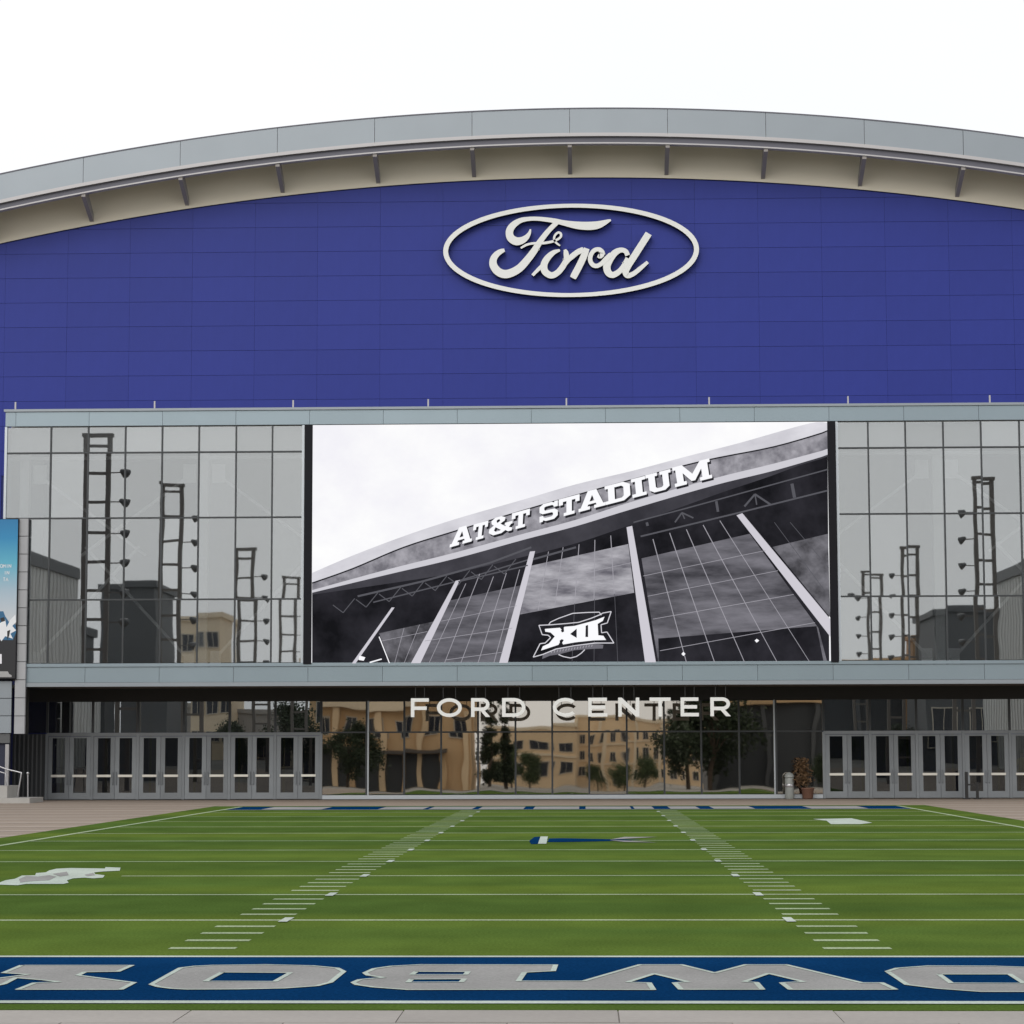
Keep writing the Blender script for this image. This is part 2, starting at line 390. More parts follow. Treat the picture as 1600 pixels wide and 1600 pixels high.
# near end zone with letters read from the far side
ez = line('end_zone', 'paintblue', Z1, -SW+.08, SW-.08, EZ_N+.09, GOAL_N-.08)
def gp(zx, zy, o, sc): return GX(o[0]+zx*sc, o[1]+zy*sc)
SEAM = GX(875, 1540)[0]
def ground_letter(polys, holes, parent=ez, wline=.045):
    """grey letter face with a white border strip along every edge"""
    fm = MB(); wm = MB()
    for P, hs in polys:
        # outer with holes joined by bridges
        poly = list(P)
        for h in hs:
            best = min(((math.hypot(a[0]-b[0], (a[1]-b[1])), i, j) for i, a in enumerate(poly) for j, b in enumerate(h)))
            _, i, j = best
            def area(q): return sum(q[t][0]*q[(t+1) % len(q)][1]-q[(t+1) % len(q)][0]*q[t][1] for t in range(len(q)))
            hh = h if area(h)*area(P) < 0 else h[::-1]
            j = min(range(len(hh)), key=lambda t: math.hypot(hh[t][0]-poly[i][0], hh[t][1]-poly[i][1]))
            poly = poly[:i+1]+hh[j:]+hh[:j+1]+poly[i:]
        fm.add([(x, y, Z2) for x, y in poly], triangulate(poly))
        for ring in [P]+list(hs):
            n = len(ring)
            for i in range(n):
                a = np.array(ring[i]); b = np.array(ring[(i+1) % n]); d = b-a; L = np.linalg.norm(d)
                if L < 1e-6 or (abs(a[0]-SEAM) < .03 and abs(b[0]-SEAM) < .03): continue
                t = d/L; nn = np.array([-t[1], t[0]])*wline/2; e = t*wline*.25
                q = [a-e-nn, b+e-nn, b+e+nn, a-e+nn]
                zz = Z3+.0004*(i % 3)
                wm.add([(p[0], p[1], zz) for p in q], [(0, 1, 2, 3)])
    o = fm.build('letter', 'paintgrey', parent); wm.build('letter_border', 'paintwhite', o); return o
A_ = ((0, 1485), 330/1600)
def L5(*p): return [gp(x, y, *A_) for x, y in p]
ground_letter([(L5((-420, 118), (160, 118), (25, 180), (200, 186), (0, 215), (-420, 300), (-420, 260), (-200, 215), (-300, 185)), [])][:0]+[
    (L5((165, 120), (1000, 120), (890, 168), (640, 172), (590, 196), (1015, 252), (915, 304), (135, 304), (260, 255), (450, 246), (330, 232), (120, 215), (30, 262), (-150, 300), (-420, 300), (-300, 235), (-60, 225), (215, 190), (25, 178)), [])], [])
B_ = ((300, 1485), 600/1600)
def L6(*p): return [gp(x, y, *B_) for x, y in p]
ground_letter([(L6((90, 66), (300, 63), (500, 68), (605, 78), (632, 92), (575, 138), (520, 152), (380, 162), (180, 166), (-10, 167), (-85, 163), (-140, 156), (-170, 146), (-47, 77), (10, 70)),
                [L6((125, 95), (410, 97), (345, 134), (55, 133))])], [])
ground_letter([(L6((720, 98), (760, 80), (830, 70), (960, 63), (1515, 64), (1505, 90), (1385, 96), (1360, 132), (1533.3, 132), (1533.3, 167.2), (900, 168), (760, 158), (690, 148), (672, 138), (700, 126), (800, 117), (735, 108)),
                [L6((935, 92), (1150, 93), (1140, 105), (915, 105)), L6((915, 124), (1135, 123), (1122, 136), (900, 137))])], [])
C_ = ((860, 1485), 440/1600)
def L7(*p): return [gp(x, y, *C_) for x, y in p]
ground_letter([(L7((54.5, 180), (190, 180), (510, 87), (745, 87), (935, 134), (1110, 87), (1340, 87), (1770, 190), (1880, 190), (1960, 228), (1365, 228), (1315, 190), (1440, 184), (1240, 136), (1100, 184), (1170, 188), (1205, 228), (742, 228), (705, 190), (780, 184), (590, 138), (440, 186), (560, 190), (585, 230), (54.5, 228)), [])], [])
D_ = ((1240, 1485), 360/1600)
def L8(*p): return [gp(x, y, *D_) for x, y in p]
ground_letter([(L8((650, 152), (720, 130), (940, 114), (1400, 116), (1700, 126), (1900, 140), (2060, 190), (2150, 250), (2080, 280), (1800, 294), (1300, 294), (1000, 272), (790, 246)),
                [L8((1010, 172), (1500, 172), (1600, 236), (1095, 234))])], [])
# far end zone and its grey letter blocks
ezf = line('end_zone', 'paintblue', Z1, -SW+.08, SW-.08, GOAL_F+.05, EZ_F)
yf0, yf1 = GOAL_F+.5, EZ_F-.35
for xa, xb in ((425, 515), (600, 668), (676, 742), (752, 820), (835, 905), (915, 985), (990, 1020), (1045, 1090), (1112, 1175), (1262, 1350)):
    sheet('letter', 'paintgrey', ezf, Z2, rect(GX(xa, 1262)[0], GX(xb, 1262)[0], yf0, yf1))
# emblems painted on the turf
G_ = ((0, 1340), 220/1600)
def E1(*p): return [gp(x, y, *G_) for x, y in p]
em = thing  # (emblems are parts of the field)
e1 = sheet('horse_emblem', 'paintwhite', field, Z2, E1((-330, 330), (-200, 305), (0, 285), (60, 262), (170, 245), (250, 208), (400, 205), (410, 180), (520, 172), (560, 150), (640, 130), (800, 122), (1190, 128), (1200, 112), (1370, 118), (1360, 152), (1160, 162), (1070, 172), (1080, 192), (1190, 205), (1170, 232), (1060, 240), (960, 232), (830, 240), (760, 262), (780, 290), (720, 303), (300, 303), (200, 318), (0, 312)))
sheet('horse_shading', 'paintgrey', e1, Z3, E1((215, 250), (300, 215), (430, 222), (560, 205), (640, 222), (560, 262), (330, 276), (230, 290)), E1((600, 190), (760, 165), (780, 205), (680, 220)), E1((960, 200), (1060, 180), (1080, 205), (990, 216)))
J_ = ((800, 1290), 260/1600)
def E2(*p): return [gp(x, y, *J_) for x, y in p]
e2 = sheet('star_emblem', 'paintblue', field, Z2, E2((165, 150), (215, 112), (270, 108), (250, 178), (185, 180)), E2((355, 126), (480, 124), (980, 134), (1250, 139), (980, 150), (480, 160), (342, 160)))
sheet('star_border', 'paintwhite', e2, Z3, E2((275, 108), (345, 108), (330, 178), (250, 178)))
sheet('star_streak', 'paintgrey', e2, Z3, E2((940, 138), (1080, 112), (1400, 112), (1120, 128)), E2((940, 144), (1100, 148), (1400, 166), (1080, 160)))
K_ = ((1000, 1245), 430/1600)
def E3(*p): return [gp(x, y, *K_) for x, y in p]
sheet('state_emblem', 'paintwhite', field, Z2, E3((1005, 130), (1230, 126), (1350, 152), (1280, 160), (1110, 160), (1085, 140)))

# ================================================================== ARENA BUILDING
arena = thing('arena_building', 'large arena with royal blue panel wall, arched roof and glass front', 'building', (0, BOX, 0))
A0 = Vector((0, BOX, 0))
def P(name, m, mb, parent=None, **k):      # part in world coordinates -> local to the arena's base
    mb.v = [(x, y-BOX, z) for x, y, z in mb.v]
    return mb.build(name, m, parent or arena, **k)
def PB(name, m, *a, parent=None): return P(name, m, MB().box(*a), parent)
def PP(name, m, w, d, h, loc, rot=None, parent=None):
    return pane(name, m, parent or arena, w, d, h, (loc[0], loc[1]-BOX, loc[2]), rot)

# ---- arch curves: quadratic fits of traced edges on their own planes
def arch(pts, D):
    q = np.array([PX(x, y, D) for x, y in pts]); c = np.polyfit(q[:, 0], q[:, 1], 2); return lambda x: float(np.polyval(c, x))
a_top = arch([(0, 270), (130, 246.8), (278, 220.5), (432, 200), (584, 183.5), (738, 173.5), (889, 168), (1042, 168.5), (1195, 176.5), (1350, 186.5), (1505, 203), (1600, 214)], ROOF)
a_fas = arch([(0, 311), (130, 287), (278, 259), (432, 240), (584, 223), (738, 212), (889, 207), (1042, 208), (1195, 214), (1350, 225), (1505, 243), (1600, 255)], ROOF)
a_drk = arch([(0, 326), (278, 274), (432, 255), (584, 238), (738, 227), (889, 222), (1042, 222), (1195, 229), (1350, 240), (1505, 259), (1600, 271)], ROOF+.12)
a_blu = arch([(0, 384), (157, 348), (302, 323), (447, 304), (560, 297), (742, 284), (890, 280), (1040, 280), (1189, 285), (1336, 294), (1487, 311), (1600, 330)], BLUE)
XW = 34.0
def arc_strip(name, m, zlo, zhi, y0, y1, xs, parent=None):
    mb = MB(); n = len(xs); vs = []
    for x in xs: vs += [(x, y0, zlo(x)), (x, y0, zhi(x)), (x, y1, zhi(x)), (x, y1, zlo(x))]
    fs = []
    for i in range(n-1):
        a = i*4; b = a+4; fs += [(a, b, b+1, a+1), (a+1, b+1, b+2, a+2), (a+2, b+2, b+3, a+3), (a+3, b+3, b, a)]
    fs += [(0, 1, 2, 3), tuple((n-1)*4+k for k in (3, 2, 1, 0))]
    mb.add(vs, fs); return P(name, m, mb, parent)
jx = [Xp(x, y, ROOF) for x, y in ((130, 265), (278, 240), (432, 220), (584, 203), (738, 193), (889, 188), (1042, 188), (1195, 195), (1350, 206), (1505, 223))]
sp = (jx[-1]-jx[0])/9
jx = [jx[0]+sp*k for k in range(-4, 14)]
xs_all = np.linspace(jx[0], jx[-1], 70)
roof = arc_strip('roof', 'ledge', lambda x: a_top(x)-.30, lambda x: a_top(x)-.06, ROOF+.12, BLUE+60, xs_all)
for i in range(len(jx)-1):
    g = .009
    arc_strip('roof_fascia_panel', 'fascia', lambda x: a_fas(x)+.0, lambda x: a_top(x)-.03, ROOF+random.uniform(-.004, .004), ROOF+.09, np.linspace(jx[i]+g, jx[i+1]-g, 6))
arc_strip('roof_cap', 'darksteel', lambda x: a_top(x)-.03, lambda x: a_top(x)+.015, ROOF-.02, ROOF+.3, xs_all)
arc_strip('roof_ledge', 'ledge', lambda x: a_fas(x)-.14, lambda x: a_fas(x)-.003, ROOF-.03, ROOF+.2, xs_all)
arc_strip('gutter_strip', 'darksteel', lambda x: a_drk(x)-.019, lambda x: a_fas(x)-.145, ROOF+.10, ROOF+.3, xs_all)
arc_strip('roof_lip', 'ledge', lambda x: a_drk(x)-.075, lambda x: a_drk(x)-.02, ROOF+.04, ROOF+.34, xs_all)
# soffit: curved cove from lip back to the wall
mb = MB(); prof = []
for t in list(np.linspace(0, .8, 5))+list(np.linspace(.84, 1, 14)): prof.append(t)
vs = []; n = len(prof)
for x in xs_all:
    zf = a_drk(x)-.02; zb = a_blu(x)
    for t in prof:
        y = ROOF+.34+(BLUE-.10-ROOF-.34)*(1-(1-t)**1.0)
        z = zb+(zf+.95-zb)*(1-t**9) if t < 1 else zb
        vs.append((x, y, z))
fs = []
for i in range(len(xs_all)-1):
    for k in range(n-1): fs.append((i*n+k, i*n+k+1, (i+1)*n+k+1, (i+1)*n+k))
mb.add(vs, fs); P('curved_soffit', 'cream', mb, smooth=True)
# outrigger brackets
for x in jx:
    mb = MB(); zt = a_drk(x); zb = a_blu(x)
    w = .08
    pr = [(ROOF+.10, zt-.02), (ROOF+.10, zt-.20), (BLUE-.12, zb+.12), (BLUE-.12, zb+.42), (ROOF+.5, zt+.2)]
    mb.add([(x-w, y, z) for y, z in pr]+[(x+w, y, z) for y, z in pr],
           [(0, 1, 2, 3, 4), (9, 8, 7, 6, 5)]+[(i, i+5, (i+1) % 5+5, (i+1) % 5) for i in range(5)])
    P('bracket', 'bracket', mb, recalc=True)
# ---- blue wall
Zbase = 0.0
mb = MB(); vs = []
for x in xs_all: vs += [(x, BLUE+.03, 0), (x, BLUE+.03, a_blu(x)+.5), (x, BLUE+.4, a_blu(x)+.5), (x, BLUE+.4, 0)]
fs = []
for i in range(len(xs_all)-1):
    a = i*4; b = a+4; fs += [(a, b, b+1, a+1), (a+1, b+1, b+2, a+2), (a+2, b+2, b+3, a+3), (a+3, b+3, b, a)]
mb.add(vs, fs); P('backing_wall', 'blueback', mb)
PW = Xp(893, 450, BLUE)-Xp(794.5, 450, BLUE); PH = Zp(800, 450, BLUE)-Zp(800, 488.5, BLUE)
X0 = Xp(889, 450, BLUE)-12*PW; Zt0 = Zp(700, 315, BLUE)
zrow0 = Zp(800, 640, BLUE)-2.2
rows = int((Zt0+3-zrow0)/PH)+2; Zr = Zt0-PH*math.ceil((Zt0-zrow0)/PH)
gj = .006
for c in range(25):
    x0, x1 = X0+c*PW+.003, X0+(c+1)*PW-.003
    if x0 < -31 or x1 > 31: continue
    for r in range(rows+2):
        z0, z1 = Zr+r*PH+gj, Zr+(r+1)*PH-gj
        lim = min(a_blu(x0), a_blu(x1))-.03; mid = max(a_blu(x0), a_blu(x1), a_blu((x0+x1)/2))-.03
        if z0 > mid-.05: continue
        jy = random.uniform(-.004, .004)
        if z1 <= lim:
            PP('wall_panel', 'blue', x1-x0, .05, z1-z0, ((x0+x1)/2, BLUE+jy, (z0+z1)/2))
        else:
            xs = [x for x in np.linspace(x0, x1, 13) if a_blu(x)-.03 > z0+.01]
            if len(xs) < 2: continue
            mb = MB(); poly = [(xs[0], z0), (xs[-1], z0)]+[(x, min(z1, a_blu(x)-.03)) for x in xs[::-1]]
            prism(mb, poly, lambda x, z: (x, BLUE-.025+jy, z), lambda x, z: (x, BLUE+.025+jy, z))
            P('wall_panel', 'blue', mb, recalc=True)
# blue wall below, left of the glass front: taller sheets down to the ground
zlow = Zr
for c in range(25):
    x0, x1 = X0+c*PW+gj, X0+(c+1)*PW-gj
    if x1 < Xp(14, 700, BOX) and x0 > -31:
        for k in range(8):
            z1 = zlow-k*PH*1.45-gj; z0 = z1-PH*1.45+2*gj
            if z0 > -.2: PP('wall_panel', 'blue', x1-x0, .05, z1-z0, ((x0+x1)/2, BLUE, (z0+z1)/2))

# ---- glass box front: horizontals
zc1, zc0 = Zp(800, 634.8, BOX), Zp(800, 638.6, BOX)
zg1 = Zp(800, 662.2, BOX)                     # top of glass and screen
zs1 = Zp(800, 1034.6, BOX); zs0 = Zp(800, 1039.8, BOX)
zf0 = Zp(800, 1064.5, BOX); zl0 = Zp(800, 1070.8, BOX)
XL = Xp(9, 660, BOX); XR = 30.0
jb = [Xp(x, 650, BOX) for x in (484, 598, 713, 831, 947, 1062, 1178, 1295)]
bs = (jb[-1]-jb[0])/7; jb = [jb[0]+bs*k for k in range(-4, 16)]
jbu = [XL]+[x for x in jb if XL+.3 < x < XR]+[XR]
XLl = Xp(41, 1055, BOX)
jbl = [XLl]+[x for x in jb if XLl+.3 < x < XR]+[XR]
for a, b in zip(jbu[:-1], jbu[1:]): PB('parapet_panel', 'panel', a+.006, b-.006, BOX-.06+random.uniform(-.003, .003), BOX+.06, zg1+.02, zc0-.01)
PB('parapet_coping', 'fascia', XL-.05, XR, BOX-.12, BOX+.5, zc0, zc1)
for a, b in zip(jbl[:-1], jbl[1:]): PB('fascia_panel', 'panel', a+.006, b-.006, BOX-.08+random.uniform(-.003, .003), BOX+.06, zf0+.01, zs0-.012)
PB('sill', 'panel', XLl, XR, BOX-.13, BOX+.1, zs0, zs1)
PB('canopy_lip', 'fascia', XLl, XR, BOX-.12, BOX+.1, zl0, zf0)
PB('canopy_soffit', 'soffit', XLl-.2, XR, BOX+.1, DOOR+.6, zl0+.03, zf0+.1)
PB('floor_slab', 'inner', XL+.1, XR, BOX+.1, BLUE-.1, zf0+.12, zs0-.02)
PB('box_roof', 'inner', XL+.05, XR, BOX+.5, BLUE-.1, zg1+.25, zc1-.15)
PB('parapet_back', 'soffit', XL+.05, XR, BOX+.065, BOX+.12, zg1+.05, zc0-.02)
PB('back_wall', 'darkb', XL+.1, XR, BLUE-.6, BLUE-.5, zs0, zg1+.25)
PB('box_side_wall', 'panel', XL+.02, XL+.10, BOX+.07, BLUE-.03, zs0-.02, zg1+.02)
for x, y in ((24, 636), (241.5, 634.5), (458, 634), (669, 631), (885, 630), (1108, 627), (1325, 625), (1546.5, 622)):
    xx = Xp(x, y, BOX); PP('parapet_post', 'ledge', .055, .055, .30, (xx, BOX+.02, zc1+.14))
# ---- mullions, transoms, panes
zt = [zg1, Zp(800, 703.3, BOX), Zp(800, 806, BOX), Zp(800, 934.2, BOX), zs1]
ml = [Xp(x, 690, BOX) for x in (9.5, 79.7, 138, 196, 253.5, 311, 369, 425.6, 474)]
mr = [Xp(x, 690, BOX) for x in (1307.5, 1356.5, 1414.8, 1473.9, 1533, 1593)]
for k in range(8): mr.append(mr[-1]+(mr[4]-mr[3]))
mr = [x for x in mr if x < XR]
for side, ms in (('l', ml), ('r', mr)):
    for i, x in enumerate(ms):
        wd = .05 if 0 < i < len(ms)-1 else .09
        PB('mullion', 'mull' if 0 < i < len(ms)-1 else 'alu', x-wd/2, x+wd/2, BOX-.035, BOX+.14, zs1, zg1)
    for z in zt[1:-1]:
        for a, b in zip(ms[:-1], ms[1:]): PB('transom', 'mull', a+.03, b-.03, BOX-.03, BOX+.12, z-.028, z+.028)
    for r, (a1, a0) in enumerate(zip(zt[:-1], zt[1:])):
        for a, b in zip(ms[:-1], ms[1:]):
            PP('window_pane', 'glass', b-a-.045, .012, a1-a0-.05, ((a+b)/2, BOX+.04, (a0+a1)/2),
               (random.uniform(-1, 1)*.0012, 0, random.uniform(-1, 1)*.0014))
    # spandrel blinds in the top row and a pale ceiling edge
    PB('roller_blind', 'white', ms[0]+.1, ms[-1]-.1, BOX+.35, BOX+.38, zt[1]+.02, zg1+.2)
    PB('ceiling_edge', 'white', ms[0]+.1, ms[-1]-.1, BOX+.30, BOX+.40, zt[1]-.22, zt[1]-.10)
# white columns with gusset plates and diagonal braces just inside the glass
def inner_col(xpix, D=BOX+.55, arms=(-1, 1)):
    xc = Xp(xpix, 850, D); zt_, zb_ = Zp(800, 712, D), zs0
    PB('steel_column', 'white', xc-.17, xc+.17, D-.15, D+.15, zb_, zg1+.2)
    for s in arms:
        PB('gusset_plate', 'white', xc+s*.55-.24, xc+s*.55+.24, D-.03, D+.03, zt_-.95, zt_-.25)
        PB('gusset_plate', 'white', xc+s*.5-.2, xc+s*.5+.2, D-.03, D+.03, zb_, zb_+.6)
        mb = MB().beam((xc+s*.7, D, zt_-.8), (xc+s*4.6, D, zb_+4.2), .10); P('diagonal_brace', 'white', mb)
        mb = MB().beam((xc+s*.6, D-.25, zb_+.4), (xc+s*4.4, D-.25, zb_+4.5), .10); P('diagonal_brace', 'white', mb)
inner_col(38, arms=(1,)); inner_col(318); inner_col(1466); inner_col(1740, arms=(-1,))
# ---- left pier with cladding blocks
xa, xb = Xp(25.5, 950, BOX-.25), Xp(41.5, 950, BOX-.25)
zq1, zq0 = Zp(30, 811, BOX), Zp(30, 1147, BOX)
nb = 12; bh = (zq1-zq0)/nb
for k in range(nb):
    PB('pier_block', 'stone', xa, xb, BOX-.25, BOX-.09, zq0+k*bh+.012, zq0+(k+1)*bh-.012)
PB('pier_core', 'darksteel', xa+.03, xb-.03, BOX-.085, BOX-.065, zq0, zq1)
PB('pier_backing', 'header', xa+.05, xb-.02, BOX+.13, BOX+.5, zq0, zl0)
# left wing wall: pale panels under the banner
xw0 = -31; xw1 = Xp(19.5, 1100, BOX)
for k in range(3):
    z1 = Zp(10, 1064+k*27.3, BOX); z0 = Zp(10, 1064+(k+1)*27.3, BOX)
    PB('wing_panel', 'fascia', xw0, xw1, BOX-.18, BOX-.06, z0+.012, z1-.012)
PB('wing_beam', 'greyb', xw0, xw1-.05, BOX-.12, BOX+.0, Zp(10, 1161, BOX), Zp(10, 1146.5, BOX))
PB('wing_core', 'navy', xw0, xw1-.1, BOX+.01, BOX+.3, 0, Zp(10, 812, BOX))
PB('wing_post', 'rail', Xp(10.5, 1200, BOX)-.02, Xp(14.5, 1200, BOX)+.02, BOX-.2, BOX-.08, 0, Zp(10, 1163, BOX))

# ---- ground floor front
zh0 = Zp(800, 1094.5, DOOR); zd1 = Zp(800, 1145, DOOR)
PB('header_beam', 'header', Xp(38, 1085, DOOR), XR, DOOR-.06, DOOR+.5, zh0, zl0+.03)
XD0, XD1 = Xp(73, 1195, DOOR), Xp(501.5, 1195, DOOR)
XE0 = Xp(1287.5, 1195, DOOR); pw = (XD1-XD0)/6
XE1 = XE0+pw*6
LZ1, LZ0 = Zp(300, 1153, DOOR), Zp(300, 1238.5, DOOR); BZ = Zp(300, 1212, DOOR)
leafw = pw/2-.035
def door_leaf(x0, x1, hinge):
    d = PP('door', 'doorframe', .001, .001, .001, (0, 0, 0)) if False else None
    mb = MB(); st = .165; top = zd1-.10; bot = .012
    y0, y1 = DOOR-.05, DOOR+.0
    mb.box(x0, x0+st, y0, y1, bot, top); mb.box(x1-st, x1, y0, y1, bot, top)
    mb.box(x0+st, x1-st, y0+.002, y1, LZ1, top-.001); mb.box(x0+st, x1-st, y0+.002, y1, bot+.001, LZ0)
    d = P('door', 'doorframe', mb)
    bw = x1-x0-2*st
    PP('door_glass', 'doorglass', bw+.02, .01, LZ1-LZ0+.02, ((x0+x1)/2, DOOR-.02, (LZ0+LZ1)/2), (random.uniform(-1, 1)*.004, 0, random.uniform(-1, 1)*.012), d)
    mb = MB().box(x0+st-.03, x1-st+.03, y0-.07, y0-.03, BZ-.045, BZ+.045)
    mb.box(x0+st-.03, x0+st+.03, y0-.035, y0+.002, BZ-.03, BZ+.03); mb.box(x1-st-.03, x1-st+.03, y0-.035, y0+.002, BZ-.03, BZ+.03)
    P('push_bar', 'bar', mb, d)
    xh = x1-.06 if hinge < 0 else x0+.06
    P('door_pull', 'doorframe', MB().tube([(xh, y0-.002, BZ-.35), (xh, y0-.06, BZ-.3), (xh, y0-.06, BZ+.1), (xh, y0-.002, BZ+.15)], .014, 6), d)
for xs, n in ((XD0, 6), (XE0, 6)):
    for k in range(n+1):
        x = xs+k*pw; PB('door_post', 'doorframe', x-.05, x+.05, DOOR-.07, DOOR+.06, 0, zd1)
        if k < n or xs == XD0: PB('mullion', 'mull', x-.045, x+.045, DOOR-.06, DOOR+.08, zd1+.045, zh0)
    PB('door_head', 'doorframe', xs, xs+n*pw, DOOR-.062, DOOR+.05, zd1-.085, zd1+.04)
    for k in range(n):
        a = xs+k*pw+.058; b = xs+(k+1)*pw-.058; c = (a+b)/2
        door_leaf(a, c-.006, -1); door_leaf(c+.006, b, 1)
        PP('transom_pane', 'transom', pw-.09, .012, zh0-zd1-.05, (xs+(k+.5)*pw, DOOR, (zh0+zd1+.04)/2), (random.uniform(-1, 1)*.002, 0, 0))
# lobby glazing between the doors
lm = [XD1+.0]+[Xp(x, 1195, DOOR) for x in (572.6, 631.6, 689.3, 747, 805.6, 863, 920.7, 979.6, 1038, 1096, 1155.3, 1213)]+[XE0]
zlt = Zp(800, 1143.6, DOOR); zk = Zp(800, 1242, DOOR)
PB('lobby_sill', 'alu', lm[0]+.06, lm[-1]-.06, DOOR-.06, DOOR+.06, 0, zk)
TILT = .0064
for i, x in enumerate(lm[1:-1], 1):
    silver = i in (1, 12)
    PB('mullion', 'mull', x-.035, x+.035, DOOR-.05, DOOR+.1, zk, zh0)
    if silver: PB('edge_trim', 'alu', x+(.04 if i == 1 else -.09), x+(.09 if i == 1 else -.04), DOOR-.07, DOOR+.05, zk, zh0)
for a, b in zip(lm[:-1], lm[1:]):
    PB('transom', 'mull', a+.036, b-.036, DOOR-.045, DOOR+.08, zlt-.03, zlt+.03)
    for z0, z1 in ((zk, zlt), (zlt, zh0)):
        PP('lobby_pane', 'lobby', b-a-.06, .012, z1-z0-.05, ((a+b)/2, DOOR+.02, (z0+z1)/2), (-TILT+random.uniform(-1, 1)*.0008, 0, random.uniform(-1, 1)*.0012))
# glass over the dark recess at the left end
PB('recess_wall', 'darkb', Xp(19, 1200, DOOR), XD0-.06, DOOR+.02, DOOR+.1, 0, zd1)
for k in range(7):
    x = Xp(22, 1200, DOOR)+k*.17; PB('recess_batten', 'greyb', x, x+.06, DOOR-.03, DOOR+.018, .02, zd1-.02)
PB('transom_pane', 'transom', Xp(39, 1120, DOOR), XD0-.05, DOOR, DOOR+.012, zd1+.05, zh0)
# lobby interior
PB('lobby_floor', 'inner', -24, XR, DOOR+.1, DOOR+14, -.02, .012)
PB('lobby_back_wall', 'inner', -24, XR, DOOR+13, DOOR+13.2, 0, 5.5)
PB('lobby_ceiling', 'inner', -24, XR, DOOR+.6, DOOR+13, 4.35, 4.45)
for x in (540, 1190, 1330, 1520):
    xx = Xp(x, 1200, DOOR+3); PB('lobby_column', 'gold' if x == 1190 else 'innerlight', xx-.35, xx+.35, DOOR+2.7, DOOR+3.4, .012, 4.35)
for xs in (XD0, XE0):          # inner vestibule doors
    for k in range(7):
        x = xs+k*pw; PB('vestibule_mullion', 'mull', x-.05, x+.05, DOOR+2.6, DOOR+2.7, .012, 4.35)
    PB('vestibule_transom', 'mull', xs, xs+6*pw, DOOR+2.72, DOOR+2.8, zd1-.1, zd1+.25)
for x0 in (-34, 33.8): PB('side_wall', 'blueback', x0, x0+.2, BLUE+.45, BLUE+60, 0, a_blu(33)-.5)

# ================================================================== VIDEO SCREEN
scr = thing('video_screen', 'wide video board showing a black and white stadium photograph', 'screen', (0, BOX-.16, 0))
SY = BOX-.16
sx0, sx1 = Xp(487.5, 850, SY), Xp(1295.5, 850, SY); sz1, sz0 = Zp(891, 661.3, SY), Zp(891, 1035.3, SY)
def SPX(x, y):
    a, b = PX(x, y, SY); return min(max(a, sx0), sx1), min(max(b, sz0), sz1)
fx0, fx1 = Xp(475, 850, SY), Xp(1307.5, 850, SY)
MB().box(fx0, sx0-.005, -.02, .15, sz0-.02, sz1).build('frame', 'black', scr)
MB().box(sx1+.005, fx1, -.02, .15, sz0-.02, sz1).build('frame', 'black', scr)
MB().box(sx0, sx1, .05, .14, sz0, sz1).build('cabinet', 'black', scr)
EM = dict(
    sky=emit('screen_sky', (1, 1, 1), 1.0, ((.90, .89, .94), (1, 1, 1), .22, (1, 1, 1.4), .6)),
    rim=emit('screen_rim', (.66, .65, .70), 1, ((.60, .59, .64), (.74, .73, .78), .5, (1, 1, 2), .3)),
    line=emit('screen_line', (.02, .02, .025)),
    band=emit('screen_band', (.22, .21, .25), 1, ((.17, .165, .19), (.40, .39, .43), 1.6, (1, 1, 1), .8)),
    ledge=emit('screen_ledge', (.62, .61, .66)),
    dark=emit('screen_dark', (.018, .018, .022), 1, ((.008, .008, .01), (.028, .027, .034), .5, (1, 1, 1), 0)),
    soff=emit('screen_soffit', (.05, .048, .06), 1, ((.035, .034, .042), (.07, .068, .082), .35, (1, 1, 1), .3)),
    glass=emit('screen_glass', (.15, .145, .17), 1, ((.05, .049, .058), (.20, .194, .222), .6, (.45, 1, 1.9), .55)),
    glass2=emit('screen_glass_dim', (.1, .1, .12), 1, ((.05, .049, .056), (.2, .195, .22), .9, (1, 1, 1.2), .5)),
    bright=emit('screen_bright', (.30, .29, .33), 1, ((.13, .125, .15), (.50, .49, .53), .8, (.5, 1, 1.8), -.5)),
    white=emit('screen_white', (.97, .97, 1)),
    col=emit('screen_column', (.62, .60, .66)),
    mul=emit('screen_mullion', (.36, .35, .39)),
    dim=emit('screen_dim_line', (.10, .10, .115)),
    grey=emit('screen_grey', (.16, .155, .18)),
)
disp = link('display', MB().add([(sx0, .045, sz0), (sx1, .045, sz0), (sx1, .045, sz1), (sx0, .045, sz1)], [(0, 1, 2, 3)]).mesh('display', EM['sky']), scr)
LAY = [0]
def pic(name, m, *polys):
    LAY[0] += 1; y = .044-.0011*LAY[0]
    for p in polys:
        q = [SPX(*c) for c in p]; link(name, MB().add([(a, y, b) for a, b in q], triangulate(q)).mesh(name, EM[m]), disp)
def pline(pts, w):
    out = []
    for a, b in zip(pts[:-1], pts[1:]):
        a = np.array(a, float); b = np.array(b, float); t = (b-a)/np.linalg.norm(b-a); n = np.array([-t[1], t[0]])*w/2
        out.append([tuple(a-n), tuple(b-n), tuple(b+n), tuple(a+n)])
    return out
def z6(*p): return [(470+x*.26875, 640+y*.26875) for x, y in p]
def z7(*p): return [(880+x*.275, 640+y*.275) for x, y in p]
rim_top = [(487.5, 895), (550.6, 868), (631, 837.5), (712, 810.7), (819, 780), (900, 756.5), (990, 735), (1072.5, 713), (1155, 692), (1265, 661.3), (1296, 661.3)]
rim_bot = [(487.5, 911), (550.6, 888.6), (631, 855), (712, 829.5), (819, 797), (900, 773.6), (990, 748.6), (1100, 719.8), (1210, 697.8), (1296, 673)]
led_top = [(487.5, 922), (604, 890), (712, 863), (819, 833.5), (900, 812), (990, 783), (1116.5, 747), (1210, 724), (1296, 701)]
